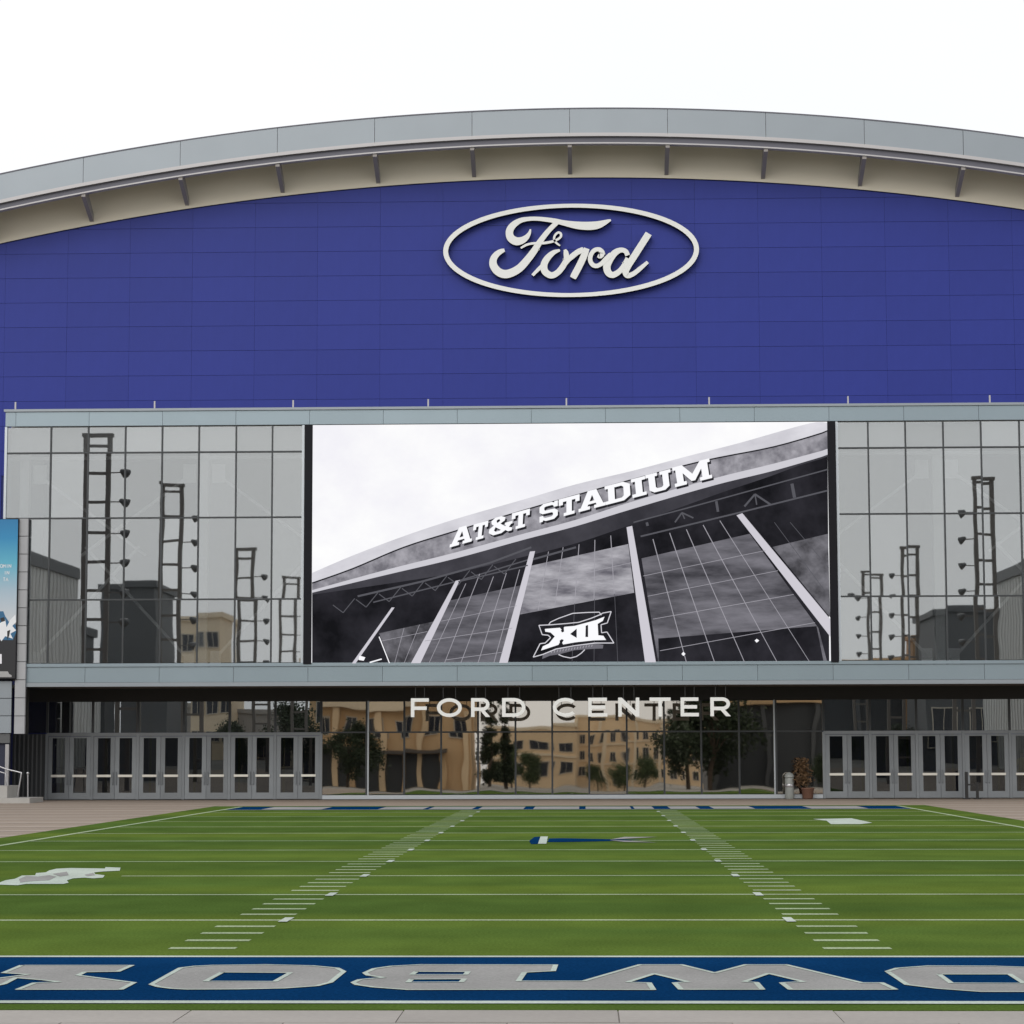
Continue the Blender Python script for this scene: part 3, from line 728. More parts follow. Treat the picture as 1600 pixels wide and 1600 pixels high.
led_bot = [(487.5, 926), (604, 898), (712, 872.5), (819, 843), (900, 822), (990, 794.5), (1116.5, 758), (1210, 735), (1296, 710)]
def smooth(p): return [tuple(q) for q in catmull(p, 5)]
rim_top, rim_bot, led_top, led_bot = map(smooth, (rim_top, rim_bot, led_top, led_bot))
pic('stadium_underside', 'dark', led_bot+[(1296, 1035.5), (487.5, 1035.5)])
pic('stadium_roof_rim', 'rim', rim_top+rim_bot[::-1])
pic('stadium_roof_band', 'band', rim_bot+led_top[::-1])
pic('stadium_rim_shadow', 'line', *pline(rim_bot, 2.2))
pic('stadium_ledge', 'ledge', led_top+led_bot[::-1])
pic('stadium_soffit', 'soff', led_bot+[(x, y+(3+24*math.sin(math.pi*min(1, (x-487)/760)))) for x, y in led_bot[::-1]])
pic('stadium_truss', 'dim', *pline(z6((330, 1085), (700, 1000), (1100, 890), (1340, 800)), 3), *pline(z6((420, 1120), (900, 1000), (1330, 870)), 2), *pline(z7((400, 640), (700, 560), (1100, 450), (1500, 340)), 2), *pline(z7((440, 720), (1000, 585), (1500, 460)), 2.5),
    *pline(z7((635, 640), (675, 585), (740, 615)), 2.4), *pline(z7((675, 585), (690, 620)), 2), *pline(z7((1030, 550), (1090, 480), (1180, 540)), 3), *pline(z7((1090, 480), (1100, 540)), 2), *pline(z7((870, 520), (880, 580)), 4), *pline(z7((1300, 420), (1315, 500)), 5), *pline(z7((475, 640), (480, 660)), 4))
pic('stadium_truss', 'dim', *[pline([(x, 950-(x-500)*.24), (x+16, 962-(x-500)*.24), (x+34, 940-(x-500)*.245)], 1.4)[k] for x in range(520, 800, 36) for k in (0, 1)])
pic('stadium_glass', 'glass2', z6((455, 1300), (780, 1230), (650, 1480), (520, 1480)), z7((1190, 780), (1505, 705), (1520, 1180)))
pic('stadium_glass', 'glass', z6((865, 1110), (1285, 1020), (1160, 1480), (690, 1480)), z7((445, 845), (1060, 705), (1450, 1240), (1500, 1437), (540, 1437)))
pic('stadium_glass', 'bright', [(829, 884), (981.7, 850), (991, 926), (812.6, 960)])
pic('stadium_dark_window', 'dark', z7((540, 1300), (1440, 1230), (1480, 1437), (545, 1437)))
pic('stadium_column', 'col', z6((900, 995), (925, 990), (695, 1480), (640, 1480)), z6((1332, 825), (1362, 822), (1203, 1480), (1153, 1480)), z7((360, 668), (392, 660), (527, 1440), (465, 1440)), z7((985, 600), (1018, 588), (1520, 1190), (1520, 1292)), z6((525, 1150), (545, 1150), (320, 1480), (285, 1480))[:0] or z6((528, 1150), (545, 1150), (318, 1480), (296, 1480)))
pic('stadium_mullion', 'mul', *pline(z7((510, 735), (700, 1437)), 1.3), *pline(z7((605, 700), (860, 1437)), 1.3), *pline(z7((700, 680), (1030, 1437)), 1.3), *pline(z7((795, 655), (1215, 1437)), 1.3), *pline(z7((890, 630), (1400, 1437)), 1.1),
    *pline(z7((455, 945), (1150, 800)), .8), *pline(z7((480, 1060), (1220, 915)), .8), *pline(z7((510, 1190), (1310, 1050)), .9), *pline(z7((550, 1370), (1430, 1210)), .9),
    *pline(z6((1440, 825), (1380, 1165)), 1.1), *pline(z6((1525, 800), (1475, 1150)), 1.1), *pline(z7((90, 765), (65, 1100)), 1.2), *pline(z7((180, 740), (175, 1075)), 1.2), *pline(z7((270, 715), (290, 1045)), 1.2),
    *pline(z6((1040, 955), (835, 1480)), 1.1), *pline(z6((1120, 970), (930, 1480)), 1.1), *pline(z6((1195, 950), (1030, 1480)), 1.1), *pline(z6((1272, 930), (1122, 1480)), 1.1), *pline(z6((960, 1010), (745, 1480)), 1), *pline(z6((720, 1345), (1230, 1270)), .8), *pline(z6((840, 1455), (1175, 1410)), .8),
    *pline(z6((600, 1270), (545, 1480)), .8), *pline(z6((690, 1250), (600, 1480)), .8), *pline(z6((470, 1345), (735, 1290)), .7), *pline(z6((815, 1230), (1255, 1140)), .7), *pline(z6((1320, 1020), (1600, 955)), .8), *pline(z7((0, 955), (385, 870)), .8))
pic('stadium_faint_mullion', 'dim', *pline(z7((1200, 640), (1510, 1060)), .9), *pline(z7((1290, 640), (1510, 900)), .9), *pline(z7((65, 1100), (50, 1437)), .8), *pline(z7((178, 1075), (175, 1437)), .8), *pline(z7((292, 1045), (310, 1437)), .8), *pline(z6((915, 1000), (1320, 905)), 2), *pline(z6((1350, 870), (1600, 800)), 3))
pic('stadium_light', 'white', z7((672, 1388), (683, 1376), (695, 1388), (683, 1400)), z7((1088, 1312), (1100, 1302), (1114, 1312), (1100, 1324)), z6((340, 1430), (375, 1440), (365, 1460), (335, 1455)), *pline(z6((455, 1320), (515, 1475)), 1.6), *pline(z6((400, 1470), (470, 1450)), 2))
# lettering on the pictured stadium
SER = .16
GLY = {
    'A': [[(0, 0), (.42, 0), (.42, .17), (.33, .17), (.36, .27), (.64, .27), (.67, .17), (.58, .17), (.58, 0), (1, 0), (1, .17), (.92, .17), (.66, 1), (.34, 1), (.08, .17), (0, .17)], [(.41, .42), (.59, .42), (.50, .74)]],
    'T': [[(.24, 0), (.76, 0), (.76, .17), (.63, .17), (.63, .8), (.8, .8), (.8, .64), (1, .64), (1, 1), (0, 1), (0, .64), (.2, .64), (.2, .8), (.37, .8), (.37, .17), (.24, .17)]],
    'S': [[(0, 0), (.17, 0), (.2, .08), (.34, 0), (.8, 0), (1, .16), (1, .44), (.82, .58), (.3, .6), (.26, .66), (.26, .78), (.34, .82), (.7, .82), (.78, .74), (.78, .68), (1, .68), (1, 1), (.82, 1), (.8, .93), (.66, 1), (.2, 1), (0, .86), (0, .56), (.16, .43), (.68, .41), (.74, .35), (.74, .24), (.66, .18), (.3, .18), (.2, .26), (.2, .33), (0, .33)]],
    'D': [[(0, 0), (.74, 0), (1, .2), (1, .8), (.74, 1), (0, 1), (0, .83), (.12, .83), (.12, .17), (0, .17)], [(.38, .18), (.66, .18), (.74, .27), (.74, .73), (.66, .82), (.38, .82)]],
    'I': [[(0, 0), (1, 0), (1, .17), (.74, .17), (.74, .83), (1, .83), (1, 1), (0, 1), (0, .83), (.26, .83), (.26, .17), (0, .17)]],
    'U': [[(.28, 0), (.72, 0), (.9, .16), (.9, .83), (1, .83), (1, 1), (.56, 1), (.56, .83), (.66, .83), (.66, .26), (.6, .18), (.42, .18), (.36, .26), (.36, .83), (.46, .83), (.46, 1), (0, 1), (0, .83), (.1, .83), (.1, .16)]],
    'M': [[(0, 0), (.32, 0), (.32, .17), (.25, .17), (.25, .6), (.45, .1), (.55, .1), (.75, .6), (.75, .17), (.68, .17), (.68, 0), (1, 0), (1, .17), (.93, .17), (.93, .83), (1, .83), (1, 1), (.74, 1), (.5, .45), (.26, 1), (0, 1), (0, .83), (.07, .83), (.07, .17), (0, .17)]],
    '&': [[(0, .2), (.2, 0), (.55, 0), (.72, .12), (.84, 0), (1, 0), (1, .17), (.86, .24), (.95, .4), (1, .4), (1, .55), (.68, .55), (.68, .42), (.74, .4), (.7, .34), (.48, .58), (.66, .7), (.68, .88), (.5, 1), (.24, 1), (.08, .86), (.1, .68), (.2, .56), (.02, .42)], [(.28, .44), (.52, .2), (.46, .17), (.3, .17), (.22, .27)], [(.34, .66), (.3, .8), (.36, .86), (.44, .84), (.46, .74)]],
}
def with_holes(rings):
    def area(q): return sum(q[t][0]*q[(t+1) % len(q)][1]-q[(t+1) % len(q)][0]*q[t][1] for t in range(len(q)))
    poly = list(rings[0])
    for h in rings[1:]:
        hh = h if area(h)*area(rings[0]) < 0 else h[::-1]
        _, i, j = min((math.hypot(a[0]-b[0], a[1]-b[1]), i, j) for i, a in enumerate(poly) for j, b in enumerate(hh))
        poly = poly[:i+1]+hh[j:]+hh[:j+1]+poly[i:]
    return poly
BL = lambda x: 857.4-.266*(x-703)+(.00004*(x-703)*(x-1113))
shadow = []; faces = []
for ch, xa, xb, ht, lean in (('A', 703, 737.5, 28, .12), ('T', 738, 761, 26, .1), ('&', 763.5, 800, 27, .08), ('T', 799, 827, 26.5, .05), ('S', 843, 871.5, 27.5, .0), ('T', 873, 905.5, 28, .0),
                             ('A', 904, 946, 29, .0), ('D', 946, 985, 29, -.06), ('I', 988, 1010, 29, -.1), ('U', 1011, 1050, 29.5, -.12), ('M', 1054, 1112, 30.5, -.16)):
    q = []
    for gx, gy in with_holes(GLY[ch]):
        x = xa+gx*(xb-xa)
        q.append((x+lean*ht*(gy-.2), BL(x)-gy*ht-2))
    faces.append(q); shadow.append([(x+2.6, y+3.2) for x, y in q])
pic('stadium_letter_shadow', 'line', *shadow)
for q, ch in zip(faces, 'AT&TSTADIUM'): pic('stadium_letter', 'white', q)
# emblem with roman twelve
def z5(*p): return [(820+x*.09375, 940+y*.09375) for x, y in p]
pic('emblem_outline', 'rim', *pline(z5((400, 380), (430, 340), (560, 280), (800, 195), (1050, 180), (1240, 175), (1275, 225)), 1.4),
    *pline(z5((560, 880), (640, 915), (760, 940), (860, 915), (940, 860), (1000, 800)), 1.5))
body = z5((235, 395), (450, 385), (700, 365), (900, 345), (1100, 280), (1260, 215), (1300, 190), (1440, 165), (1375, 355), (1270, 385), (1280, 520), (1370, 505), (1485, 690), (1170, 690), (830, 735), (520, 790), (300, 880), (140, 925), (255, 700), (340, 690), (430, 600), (390, 560), (290, 550))
pic('emblem_outline', 'rim', *pline(body+[body[0]], 1.5))
pic('emblem_scroll', 'grey', z5((300, 890), (520, 800), (830, 740), (1170, 700), (1310, 720), (1300, 780), (1160, 785), (830, 810), (560, 880), (420, 900), (290, 955)))
pic('emblem_scroll_text', 'mul', *[pline(z5((x, 858-(x-440)*.16), (x+14, 818-(x-440)*.15)), 1.2)[0] for x in range(440, 1160, 48)])
pic('emblem_numeral', 'white', z5((335, 455), (585, 435), (625, 480), (660, 420), (830, 405), (1180, 310), (1330, 250), (1300, 320), (1215, 370), (1225, 560), (1310, 570), (1355, 640), (1150, 645), (830, 680), (640, 715), (600, 650), (560, 720), (270, 815), (300, 745), (400, 700), (500, 580), (430, 515), (340, 500)))
pic('emblem_numeral_gap', 'dark', z5((755, 540), (865, 450), (865, 605)), z5((1015, 400), (1055, 390), (1055, 590), (1010, 590)), z5((600, 480), (650, 440), (655, 500), (620, 515)), z5((580, 650), (615, 625), (650, 640), (620, 690), (585, 690)))

# ================================================================== OVAL SCRIPT SIGN
SGY = BLUE-.36
sign = thing('oval_script_sign', 'white oval ring sign with script lettering on the blue wall', 'sign', (0, SGY, 0))
ox, oz = PX(892, 391, SGY); pxm = (Xp(1092, 391, SGY)-Xp(692, 391, SGY))/400
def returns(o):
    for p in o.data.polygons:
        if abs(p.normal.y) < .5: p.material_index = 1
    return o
ring = [(ox+196*pxm*math.cos(t), oz+71*pxm*math.sin(t), (6.2+1.6*abs(math.cos(t)))*pxm) for t in np.linspace(0, 2*math.pi, 97)[:-1]]
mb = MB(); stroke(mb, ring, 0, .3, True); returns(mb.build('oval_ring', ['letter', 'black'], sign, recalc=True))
mb = MB()
for t in np.linspace(0, 2*math.pi, 17)[:-1]: mb.beam((ox+196*pxm*math.cos(t), .19, oz+71*pxm*math.sin(t)), (ox+196*pxm*math.cos(t), .33, oz+71*pxm*math.sin(t)), .06)
mb.build('standoff', 'darksteel', sign)
def zs(p, bside=False):
    x, y, w = p; o = 880 if bside else 750
    X, Z = PX(o+x*.09375, 325+y*.09375, SGY); return (X, Z, w*.09375*pxm*.88)
def letter(name, *strokes):
    mb = MB()
    for i, (pts, b) in enumerate(strokes):
        stroke(mb, catmull([zs(p, b) for p in pts], 7), -.003*i, .27+.002*i)
    mb.beam(Vector(mb.v[2])+Vector((0, -.02, 0)), Vector(mb.v[2])+Vector((0, .18, 0)), .05)
    mb.beam(Vector(mb.v[len(mb.v)//2]), Vector(mb.v[len(mb.v)//2])*1+Vector((0, .34-mb.v[len(mb.v)//2][1], 0)), .05)
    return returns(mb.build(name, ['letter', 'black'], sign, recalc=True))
def sh(p): return [(x+1386.7, y, w) for x, y, w in p]
letter('letter',
    ([(842, 352, 26), (822, 420, 62), (770, 492, 104), (690, 542, 138), (600, 552, 156), (520, 505, 152), (490, 430, 142), (505, 350, 138), (570, 270, 122), (680, 206, 96), (820, 180, 80), (960, 178, 78), (1100, 192, 84), (1250, 214, 92)]+sh([(0, 245, 100), (200, 283, 138), (400, 298, 158), (560, 285, 150), (670, 250, 108), (750, 216, 64), (795, 200, 36)]), False),
    ([(1290, 232, 92), (1150, 370, 95), (1010, 545, 108), (905, 710, 128), (790, 860, 140), (660, 1000, 150), (520, 1080, 158), (400, 1100, 160), (290, 1050, 155), (222, 950, 146), (225, 850, 132), (280, 770, 114), (350, 722, 94), (410, 702, 60)], False),
    ([(680, 668, 36), (780, 612, 45), (900, 588, 46), (1050, 585, 50), (1180, 565, 48), (1280, 530, 44), (1345, 480, 44), (1345, 425, 44), (1300, 410, 42), (1250, 455, 42), (1235, 520, 42), (1270, 580, 40), (1335, 628, 30)], False))
letter('letter',
    ([(1330, 702, 44), (1220, 745, 92), (1120, 840, 122), (1066, 950, 132), (1085, 1060, 132), (1190, 1122, 122), (1300, 1070, 112), (1395, 950, 112), (1438, 850, 102), (1434, 750, 96), (1412, 692, 50)], False),
    ([(875, 1122, 56), (960, 1035, 66), (1040, 960, 80)], False),
    ([(1400, 950, 90), (1520, 812, 92), (1610, 745, 98), (1700, 700, 105)], False))
letter('letter',
    ([(392, 672, 110), (345, 800, 128), (270, 960, 130), (185, 1120, 130), (160, 1168, 112)], True),
    ([(60, 890, 80), (150, 810, 96), (240, 735, 106), (340, 695, 110)], True),
    ([(585, 778, 90), (615, 790, 120), (648, 745, 104), (600, 690, 82), (520, 705, 82), (462, 780, 84), (450, 870, 84), (490, 945, 86), (560, 965, 84), (640, 925, 84), (720, 845, 96), (800, 775, 100)], True))
letter('letter',
    ([(1075, 790, 92), (1040, 722, 92), (960, 700, 96), (865, 745, 122), (780, 850, 136), (728, 970, 140), (752, 1075, 134), (830, 1115, 116), (930, 1060, 104), (1010, 970, 104), (1085, 840, 112)], True),
    ([(1425, 425, 132), (1300, 620, 130), (1185, 800, 130), (1085, 960, 126), (1040, 1060, 122), (1075, 1126, 104), (1170, 1095, 90), (1280, 1010, 82), (1410, 900, 60)], True))

# ================================================================== FORD CENTER SIGN
LY = BOX-.02
csign = thing('letter_sign', 'pale block letter sign FORD CENTER under the canopy over the lobby glass', 'sign', (0, LY, 0))
zb, ztp = Zp(891, 1119.8, LY), Zp(891, 1090.3, LY); hh = ztp-zb; sw = hh*.185
def bars(xa, xb, segs):      # polylines in unit coordinates, drawn as joined non-overlapping prisms
    mb = MB(); w = xb-xa
    for i, s in enumerate(segs):
        poly = [(xa+x*w, zb+y*hh) for x, y in s]
        e = .001*i
        prism(mb, poly, lambda x, z: (x, -e, z), lambda x, z: (x, .11+e, z))
    o = mb.build('letter', 'letter', csign, recalc=True); return o
s_ = .185
def u(a, b, w): return (b*hh)/w    # stroke in x units
spans = dict(F=(642, 670), O=(682.6, 721.5), R=(736, 766), D=(784.5, 821), C=(864, 901.5), E=(919, 949), N=(966, 999), T=(1015, 1048), E2=(1063.5, 1092), R2=(1110, 1142))
def ell(a0, a1, rx, rz, cx=.5, cz=.5, n=18): return [(cx+rx*math.cos(t), cz+rz*math.sin(t)) for t in np.linspace(a0, a1, n)]
for k, (p0, p1) in spans.items():
    xa, xb = Xp(p0, 1105, LY), Xp(p1, 1105, LY); w = xb-xa; v = s_*hh/w; c = k[0]
    if c == 'F': bars(xa, xb, [[(0, 0), (v, 0), (v, .38), (.88, .38), (.88, .38+s_), (v, .38+s_), (v, 1-s_), (1, 1-s_), (1, 1), (0, 1)]])
    if c == 'E': bars(xa, xb, [[(0, 0), (1, 0), (1, s_), (v, s_), (v, .41), (.9, .41), (.9, .41+s_), (v, .41+s_), (v, 1-s_), (.98, 1-s_), (.98, 1), (0, 1)]])
    if c == 'T': bars(xa, xb, [[(.5-v/2, 0), (.5+v/2, 0), (.5+v/2, 1-s_), (1, 1-s_), (1, 1), (0, 1), (0, 1-s_), (.5-v/2, 1-s_)]])
    if c == 'N': bars(xa, xb, [[(0, 0), (v, 0), (v, .7), (1-v*1.05, 0), (1, 0), (1, 1), (1-v, 1), (1-v, .3), (v*1.05, 1), (0, 1)]])
    if c == 'O': bars(xa, xb, [with_holes([ell(0, 2*math.pi, .5, .5, n=33)[:-1], ell(0, 2*math.pi, .5-v, .5-s_, n=33)[:-1]])])
    if c == 'C': bars(xa, xb, [ell(.75, 2*math.pi-.75, .53, .5, .52)+ell(2*math.pi-.75, .75, .53-v, .5-s_, .52)])
    if c == 'D': bars(xa, xb, [with_holes([[(0, 0)]+ell(-math.pi/2, math.pi/2, .5, .5)+[(0, 1)], [(v, s_)]+ell(-math.pi/2, math.pi/2, .5-v, .5-s_)+[(v, 1-s_)]])])
    if c == 'R': bars(xa, xb, [with_holes([[(0, 0), (v, 0), (v, .32), (.5, .32), (.76, 0), (1, 0), (.70, .345)]+ell(-1.2, math.pi/2, .38, .34, .58, .66)+[(0, 1)],
                                            [(v, .32+s_), (.55, .32+s_)]+ell(-1.4, 1.4, .38-v, .34-s_, .58, .66)+[(.55, 1-s_), (v, 1-s_)]])])
    for xx in (xa+w*.25, xa+w*.75) if c not in 'T' else (xa+w*.5,):
        MB().box(xx-.012, xx+.012, .05, .074, ztp-.12, zl0+.035).build('hanger_rod', 'header', csign)

# ================================================================== BANNER at the left edge
BY = BOX-.42
ban = thing('banner', 'tall printed advertising banner with blue sky and a car on the wing wall', 'banner', (0, BY, 0))
bx0, bx1 = -25.0, Xp(27.2, 900, BY); bz1, bz0 = Zp(10, 810.5, BY), Zp(10, 1061, BY)
MB().box(bx0, bx1, .03, .2, bz0, bz1).build('backing_frame', 'black', ban)
bm = bpy.data.materials.new('banner_print'); bm.use_nodes = True; t = bm.node_tree; b = t.nodes['Principled BSDF']; b.inputs['Roughness'].default_value = .5
tcn = t.nodes.new('ShaderNodeTexCoord'); sep = t.nodes.new('ShaderNodeSeparateXYZ'); t.links.new(tcn.outputs['Object'], sep.inputs[0])
mrn = t.nodes.new('ShaderNodeMapRange'); mrn.inputs[1].default_value = bz0; mrn.inputs[2].default_value = bz1; t.links.new(sep.outputs[2], mrn.inputs[0])
rp = t.nodes.new('ShaderNodeValToRGB'); e = rp.color_ramp.elements
e[0].position = 0; e[0].color = (.012, .012, .016, 1); e[1].position = 1; e[1].color = (.012, .17, .38, 1)
for pos, c in ((.30, (.012, .014, .02, 1)), (.335, (.03, .04, .06, 1)), (.36, (.55, .58, .62, 1)), (.55, (.36, .48, .58, 1)), (.72, (.10, .40, .55, 1)), (.88, (.02, .23, .46, 1))):
    q = e.new(pos); q.color = c
t.links.new(mrn.outputs[0], rp.inputs[0]); t.links.new(rp.outputs[0], b.inputs['Base Color'])
link('print', MB().add([(bx0+.02, .026, bz0+.03), (bx1-.02, .026, bz0+.03), (bx1-.02, .026, bz1-.02), (bx0+.02, .026, bz1-.02)], [(0, 1, 2, 3)]).mesh('print', bm), ban)
pm = {'w': mat('print_white', (.75, .78, .82), .5), 'b': mat('print_blue', (.02, .12, .25), .5), 'k': mat('print_black', (.012, .013, .016), .5), 'g': mat('print_grey', (.35, .35, .36), .5)}
def bpol(name, m, y, *polys):
    mb = MB()
    for p in polys:
        q = [PX(x, yy_, BY) for x, yy_ in p]; mb.add([(a, y, c) for a, c in q], triangulate(q))
    return link(name, mb.mesh(name, pm[m]), ban)
bpol('printed_car', 'b', .022, [(-20, 985), (-20, 960), (0, 955), (5, 955), (8, 963), (14, 972), (24, 976), (25, 988), (20, 1000), (0, 1000), (-20, 1002)])
bpol('printed_splash', 'w', .020, [(-15, 985), (2, 972), (8, 968), (10, 980), (16, 968), (24, 960), (25, 972), (19, 978), (25, 985), (16, 990), (20, 998), (8, 994), (2, 1002), (-6, 990)])
bpol('printed_shadow', 'k', .018, [(11, 986), (16, 984), (14, 994), (11, 1000)], [(0, 966), (6, 964), (8, 970), (2, 972)])
bpol('printed_badge', 'w', .019, [(-12, 1022), (2.5, 1022), (2.5, 1037), (-12, 1037)])
bpol('printed_strip', 'g', .019, [(-30, 1049), (12, 1049), (14, 1053), (18, 1055), (18, 1058), (-30, 1058)])
SEG = {'C': [[(1, .8), (.7, 1), (.3, 1), (0, .7), (0, .3), (.3, 0), (.7, 0), (1, .2)]], 'O': [[(.3, 0), (.7, 0), (1, .3), (1, .7), (.7, 1), (.3, 1), (0, .7), (0, .3), (.3, 0)]], 'M': [[(0, 0), (0, 1), (.5, .4), (1, 1), (1, 0)]],
       'N': [[(0, 0), (0, 1), (1, 0), (1, 1)]], 'P': [[(0, 0), (0, 1), (.8, 1), (1, .75), (.8, .5), (0, .5)]], 'T': [[(0, 1), (1, 1)], [(.5, 1), (.5, 0)]], 'A': [[(0, 0), (.5, 1), (1, 0)], [(.2, .4), (.8, .4)]], 'L': [[(0, 1), (0, 0), (1, 0)]], 'I': [[(.5, 0), (.5, 1)]]}
mbt = MB()
for txt, xe, yb in (('COMING', 22.5, 887), ('IN', 15, 897.5), ('TA', 13.5, 908)):
    for i, ch in enumerate(reversed(txt)):
        if ch not in SEG: continue
        x0 = xe-4.4*(i+1)
        for s in SEG[ch]:
            for q in pline([(x0+a*3.3, yb-c*5.4) for a, c in s], .9):
                z = [PX(xx, yv, BY) for xx, yv in q]; mbt.add([(a, .019-.0005*(i % 3), c) for a, c in z], [(0, 1, 2, 3)])
link('printed_text', mbt.mesh('printed_text', pm['w']), ban)

# ================================================================== small things by the doors
# concrete stair end and handrails
CY = DOOR-5.5
pln = thing('concrete_steps', 'pale concrete step block at the foot of the wing wall', 'steps', (0, CY, 0))
cx1 = Xp(46, 1255, CY)
h1 = Zp(40, 1247, CY)
MB().box(-27, cx1, 0, 2.2, -.03, h1).build('step', 'concrete', pln)
MB().box(-27, Xp(7.5, 1235, CY), .35, 2.2, h1+.001, Zp(4, 1228, CY)).build('step', 'concrete', pln)
rl = thing('handrail', 'bent steel handrail rising beside the concrete steps', 'handrail', (0, CY+.6, 0))
def rpx(*p): return [(PX(x, y, CY+.6)[0], 0, PX(x, y, CY+.6)[1]) for x, y in p]
pr_ = rpx((-60, 1175), (-20, 1190), (0, 1198), (13, 1202.5), (31, 1207), (33, 1211), (26.5, 1247.5))
MB().tube(catmull(pr_, 4), .028, 8).build('top_rail', 'rail', rl, True)
MB().tube(rpx((-60, 1182), (0, 1206), (9, 1208.5), (11, 1247.5)), .026, 8).build('lower_rail', 'rail', rl, True)
st = thing('rail_post', 'thin steel post with round cap standing at the step end', 'post', (0, CY+.5, 0))
a = rpx((44.5, 1246.8), (44.5, 1208)); MB().tube([(p[0], 0, p[2]) for p in a], .02, 8).build('pole', 'rail', st); 
MB().lathe([(.001, -.05), (.05, -.03), (.055, 0), (.05, .03), (.001, .05)], (a[1][0], 0, a[1][2]), 10).build('cap', 'rail', st, True)
# white bin, plant
BN = DOOR-.55
xb_ = Xp(1233.5, 1225, BN); bn = thing('litter_bin', 'white cylindrical bin standing against the lobby glass', 'bin', (xb_, BN, -.02))
MB().lathe([(.15, 0), (.17, .03), (.17, .78), (.165, .80)], n=20).build('body', 'whiteb', bn, True)
MB().lathe([(.18, .802), (.185, .86), (.14, .95), (.06, 1.0), (.02, 1.01)], n=20).build('lid', 'whiteb', bn, True)
MB().lathe([(.172, .45), (.176, .46), (.176, .56), (.172, .57)], n=20).build('band', 'rail', bn, True)
xp_ = Xp(1262, 1225, BN); ptp = thing('potted_plant', 'orange leaved plant in a terracotta pot beside the white bin', 'plant', (xp_, BN+.05, -.02))
MB().lathe([(.17, 0), (.2, .05), (.24, .36), (.26, .38), (.26, .43), (.22, .43), (.2, .38)], n=18).build('pot', 'pot', ptp, True)
mb = MB()
for k in range(9):
    w = random.uniform(0, 6.28); r = random.uniform(.1, .42); h = random.uniform(.9, 1.5)
    mb.tube([(0, 0, .38), (r*.4*math.cos(w)-.1, r*.4*math.sin(w), h*.6), (r*math.cos(w)-.2, r*math.sin(w)*.6, h)], [.018, .012, .006], 5)
mb.build('stem', 'bark', ptp)
def leaves(mb, n, fn, s, asp=.45):
    for i in range(n):
        c = Vector(fn()); a = Vector((random.gauss(0, 1), random.gauss(0, 1), random.gauss(0, .7))).normalized(); b = a.cross(Vector((random.gauss(0, 1), random.gauss(0, 1), random.gauss(0, 1)))).normalized()
        l = s*random.uniform(.6, 1.3)
        mb.add([c, c+a*l*.5+b*l*asp*.5, c+a*l, c+a*l*.5-b*l*asp*.5], [(0, 1, 2, 3)])
mb = MB(); leaves(mb, 420, lambda: (random.gauss(-.2, .14), max(-.4, min(.3, random.gauss(0, .15))), random.uniform(.55, 1.5)), .16)
mb.build('foliage', 'dryleaf', ptp)
# black barrier stand by the right doors
BR = DOOR-1.2
brr = thing('barrier_stand', 'low black metal barrier stand with two posts before the right doors', 'barrier', (Xp(1521, 1230, BR), BR, -.02))
def bq(x): return Xp(x, 1230, BR)-brr.location.x
hz = Zp(1510, 1206, BR)+.02
MB().box(bq(1508), bq(1512.5), -.05, .05, 0, hz).build('post', 'rubber', brr)
MB().box(bq(1525), bq(1529), -.05, .05, 0, hz*.62).build('post', 'rubber', brr)
MB().box(bq(1512.5), bq(1525), -.03, .03, hz*.50, hz*.56).build('crossbar', 'rubber', brr)
for x in (1510, 1527): MB().box(bq(x)-.12, bq(x)+.12, -.16, .16, 0, .02).build('foot_plate', 'rubber', brr)
# person inside, behind the right doors
PY = DOOR+1.2
per = thing('person', 'person in yellow shirt and dark trousers standing behind the right doors', 'person', (Xp(1597, 1200, PY), PY, .012))
me = bpy.data.meshes.new('body')
V = [(0, 0, .95), (0, 0, 1.15), (0, 0, 1.38), (0, 0, 1.5), (0, -.01, 1.58), (0, -.02, 1.68), (0, 0, 1.76),
     (-.17, 0, 1.42), (-.23, .02, 1.15), (-.2, -.12, .92), (-.19, -.17, .84), (.17, 0, 1.42), (.23, .02, 1.15), (.2, -.12, .92), (.19, -.17, .84),
     (-.1, 0, .88), (-.11, -.01, .48), (-.11, .02, .08), (-.12, -.13, .04), (.1, 0, .88), (.11, -.01, .48), (.11, .02, .08), (.12, -.13, .04)]
Ed = [(0, 1), (1, 2), (2, 3), (3, 4), (4, 5), (5, 6), (2, 7), (7, 8), (8, 9), (9, 10), (2, 11), (11, 12), (12, 13), (13, 14), (0, 15), (15, 16), (16, 17), (17, 18), (0, 19), (19, 20), (20, 21), (21, 22)]
me.from_pydata(V, Ed, [])
bo = link('body', me, per)
skm = bo.modifiers.new('skin', 'SKIN'); sv = me.skin_vertices[0].data
RR = [.15, .14, .16, .07, .06, .085, .06, .075, .055, .04, .035, .075, .055, .04, .035, .1, .07, .05, .04, .1, .07, .05, .04]
for i, r in enumerate(RR): sv[i].radius = (r, r*.8)
sv[0].use_root = True
bo.modifiers.new('sub', 'SUBSURF').levels = 2
pmn = bpy.data.materials.new('person_mat'); pmn.use_nodes = True; t = pmn.node_tree; b = t.nodes['Principled BSDF']; b.inputs['Roughness'].default_value = .8
tcn = t.nodes.new('ShaderNodeTexCoord'); sep = t.nodes.new('ShaderNodeSeparateXYZ'); t.links.new(tcn.outputs['Object'], sep.inputs[0])
rp = t.nodes.new('ShaderNodeValToRGB'); rp.color_ramp.interpolation = 'CONSTANT'; e = rp.color_ramp.elements
e[0].position = 0; e[0].color = (.02, .02, .03, 1); e[1].position = .48; e[1].color = (.6, .42, .08, 1)
q = e.new(.755); q.color = (.45, .27, .19, 1)
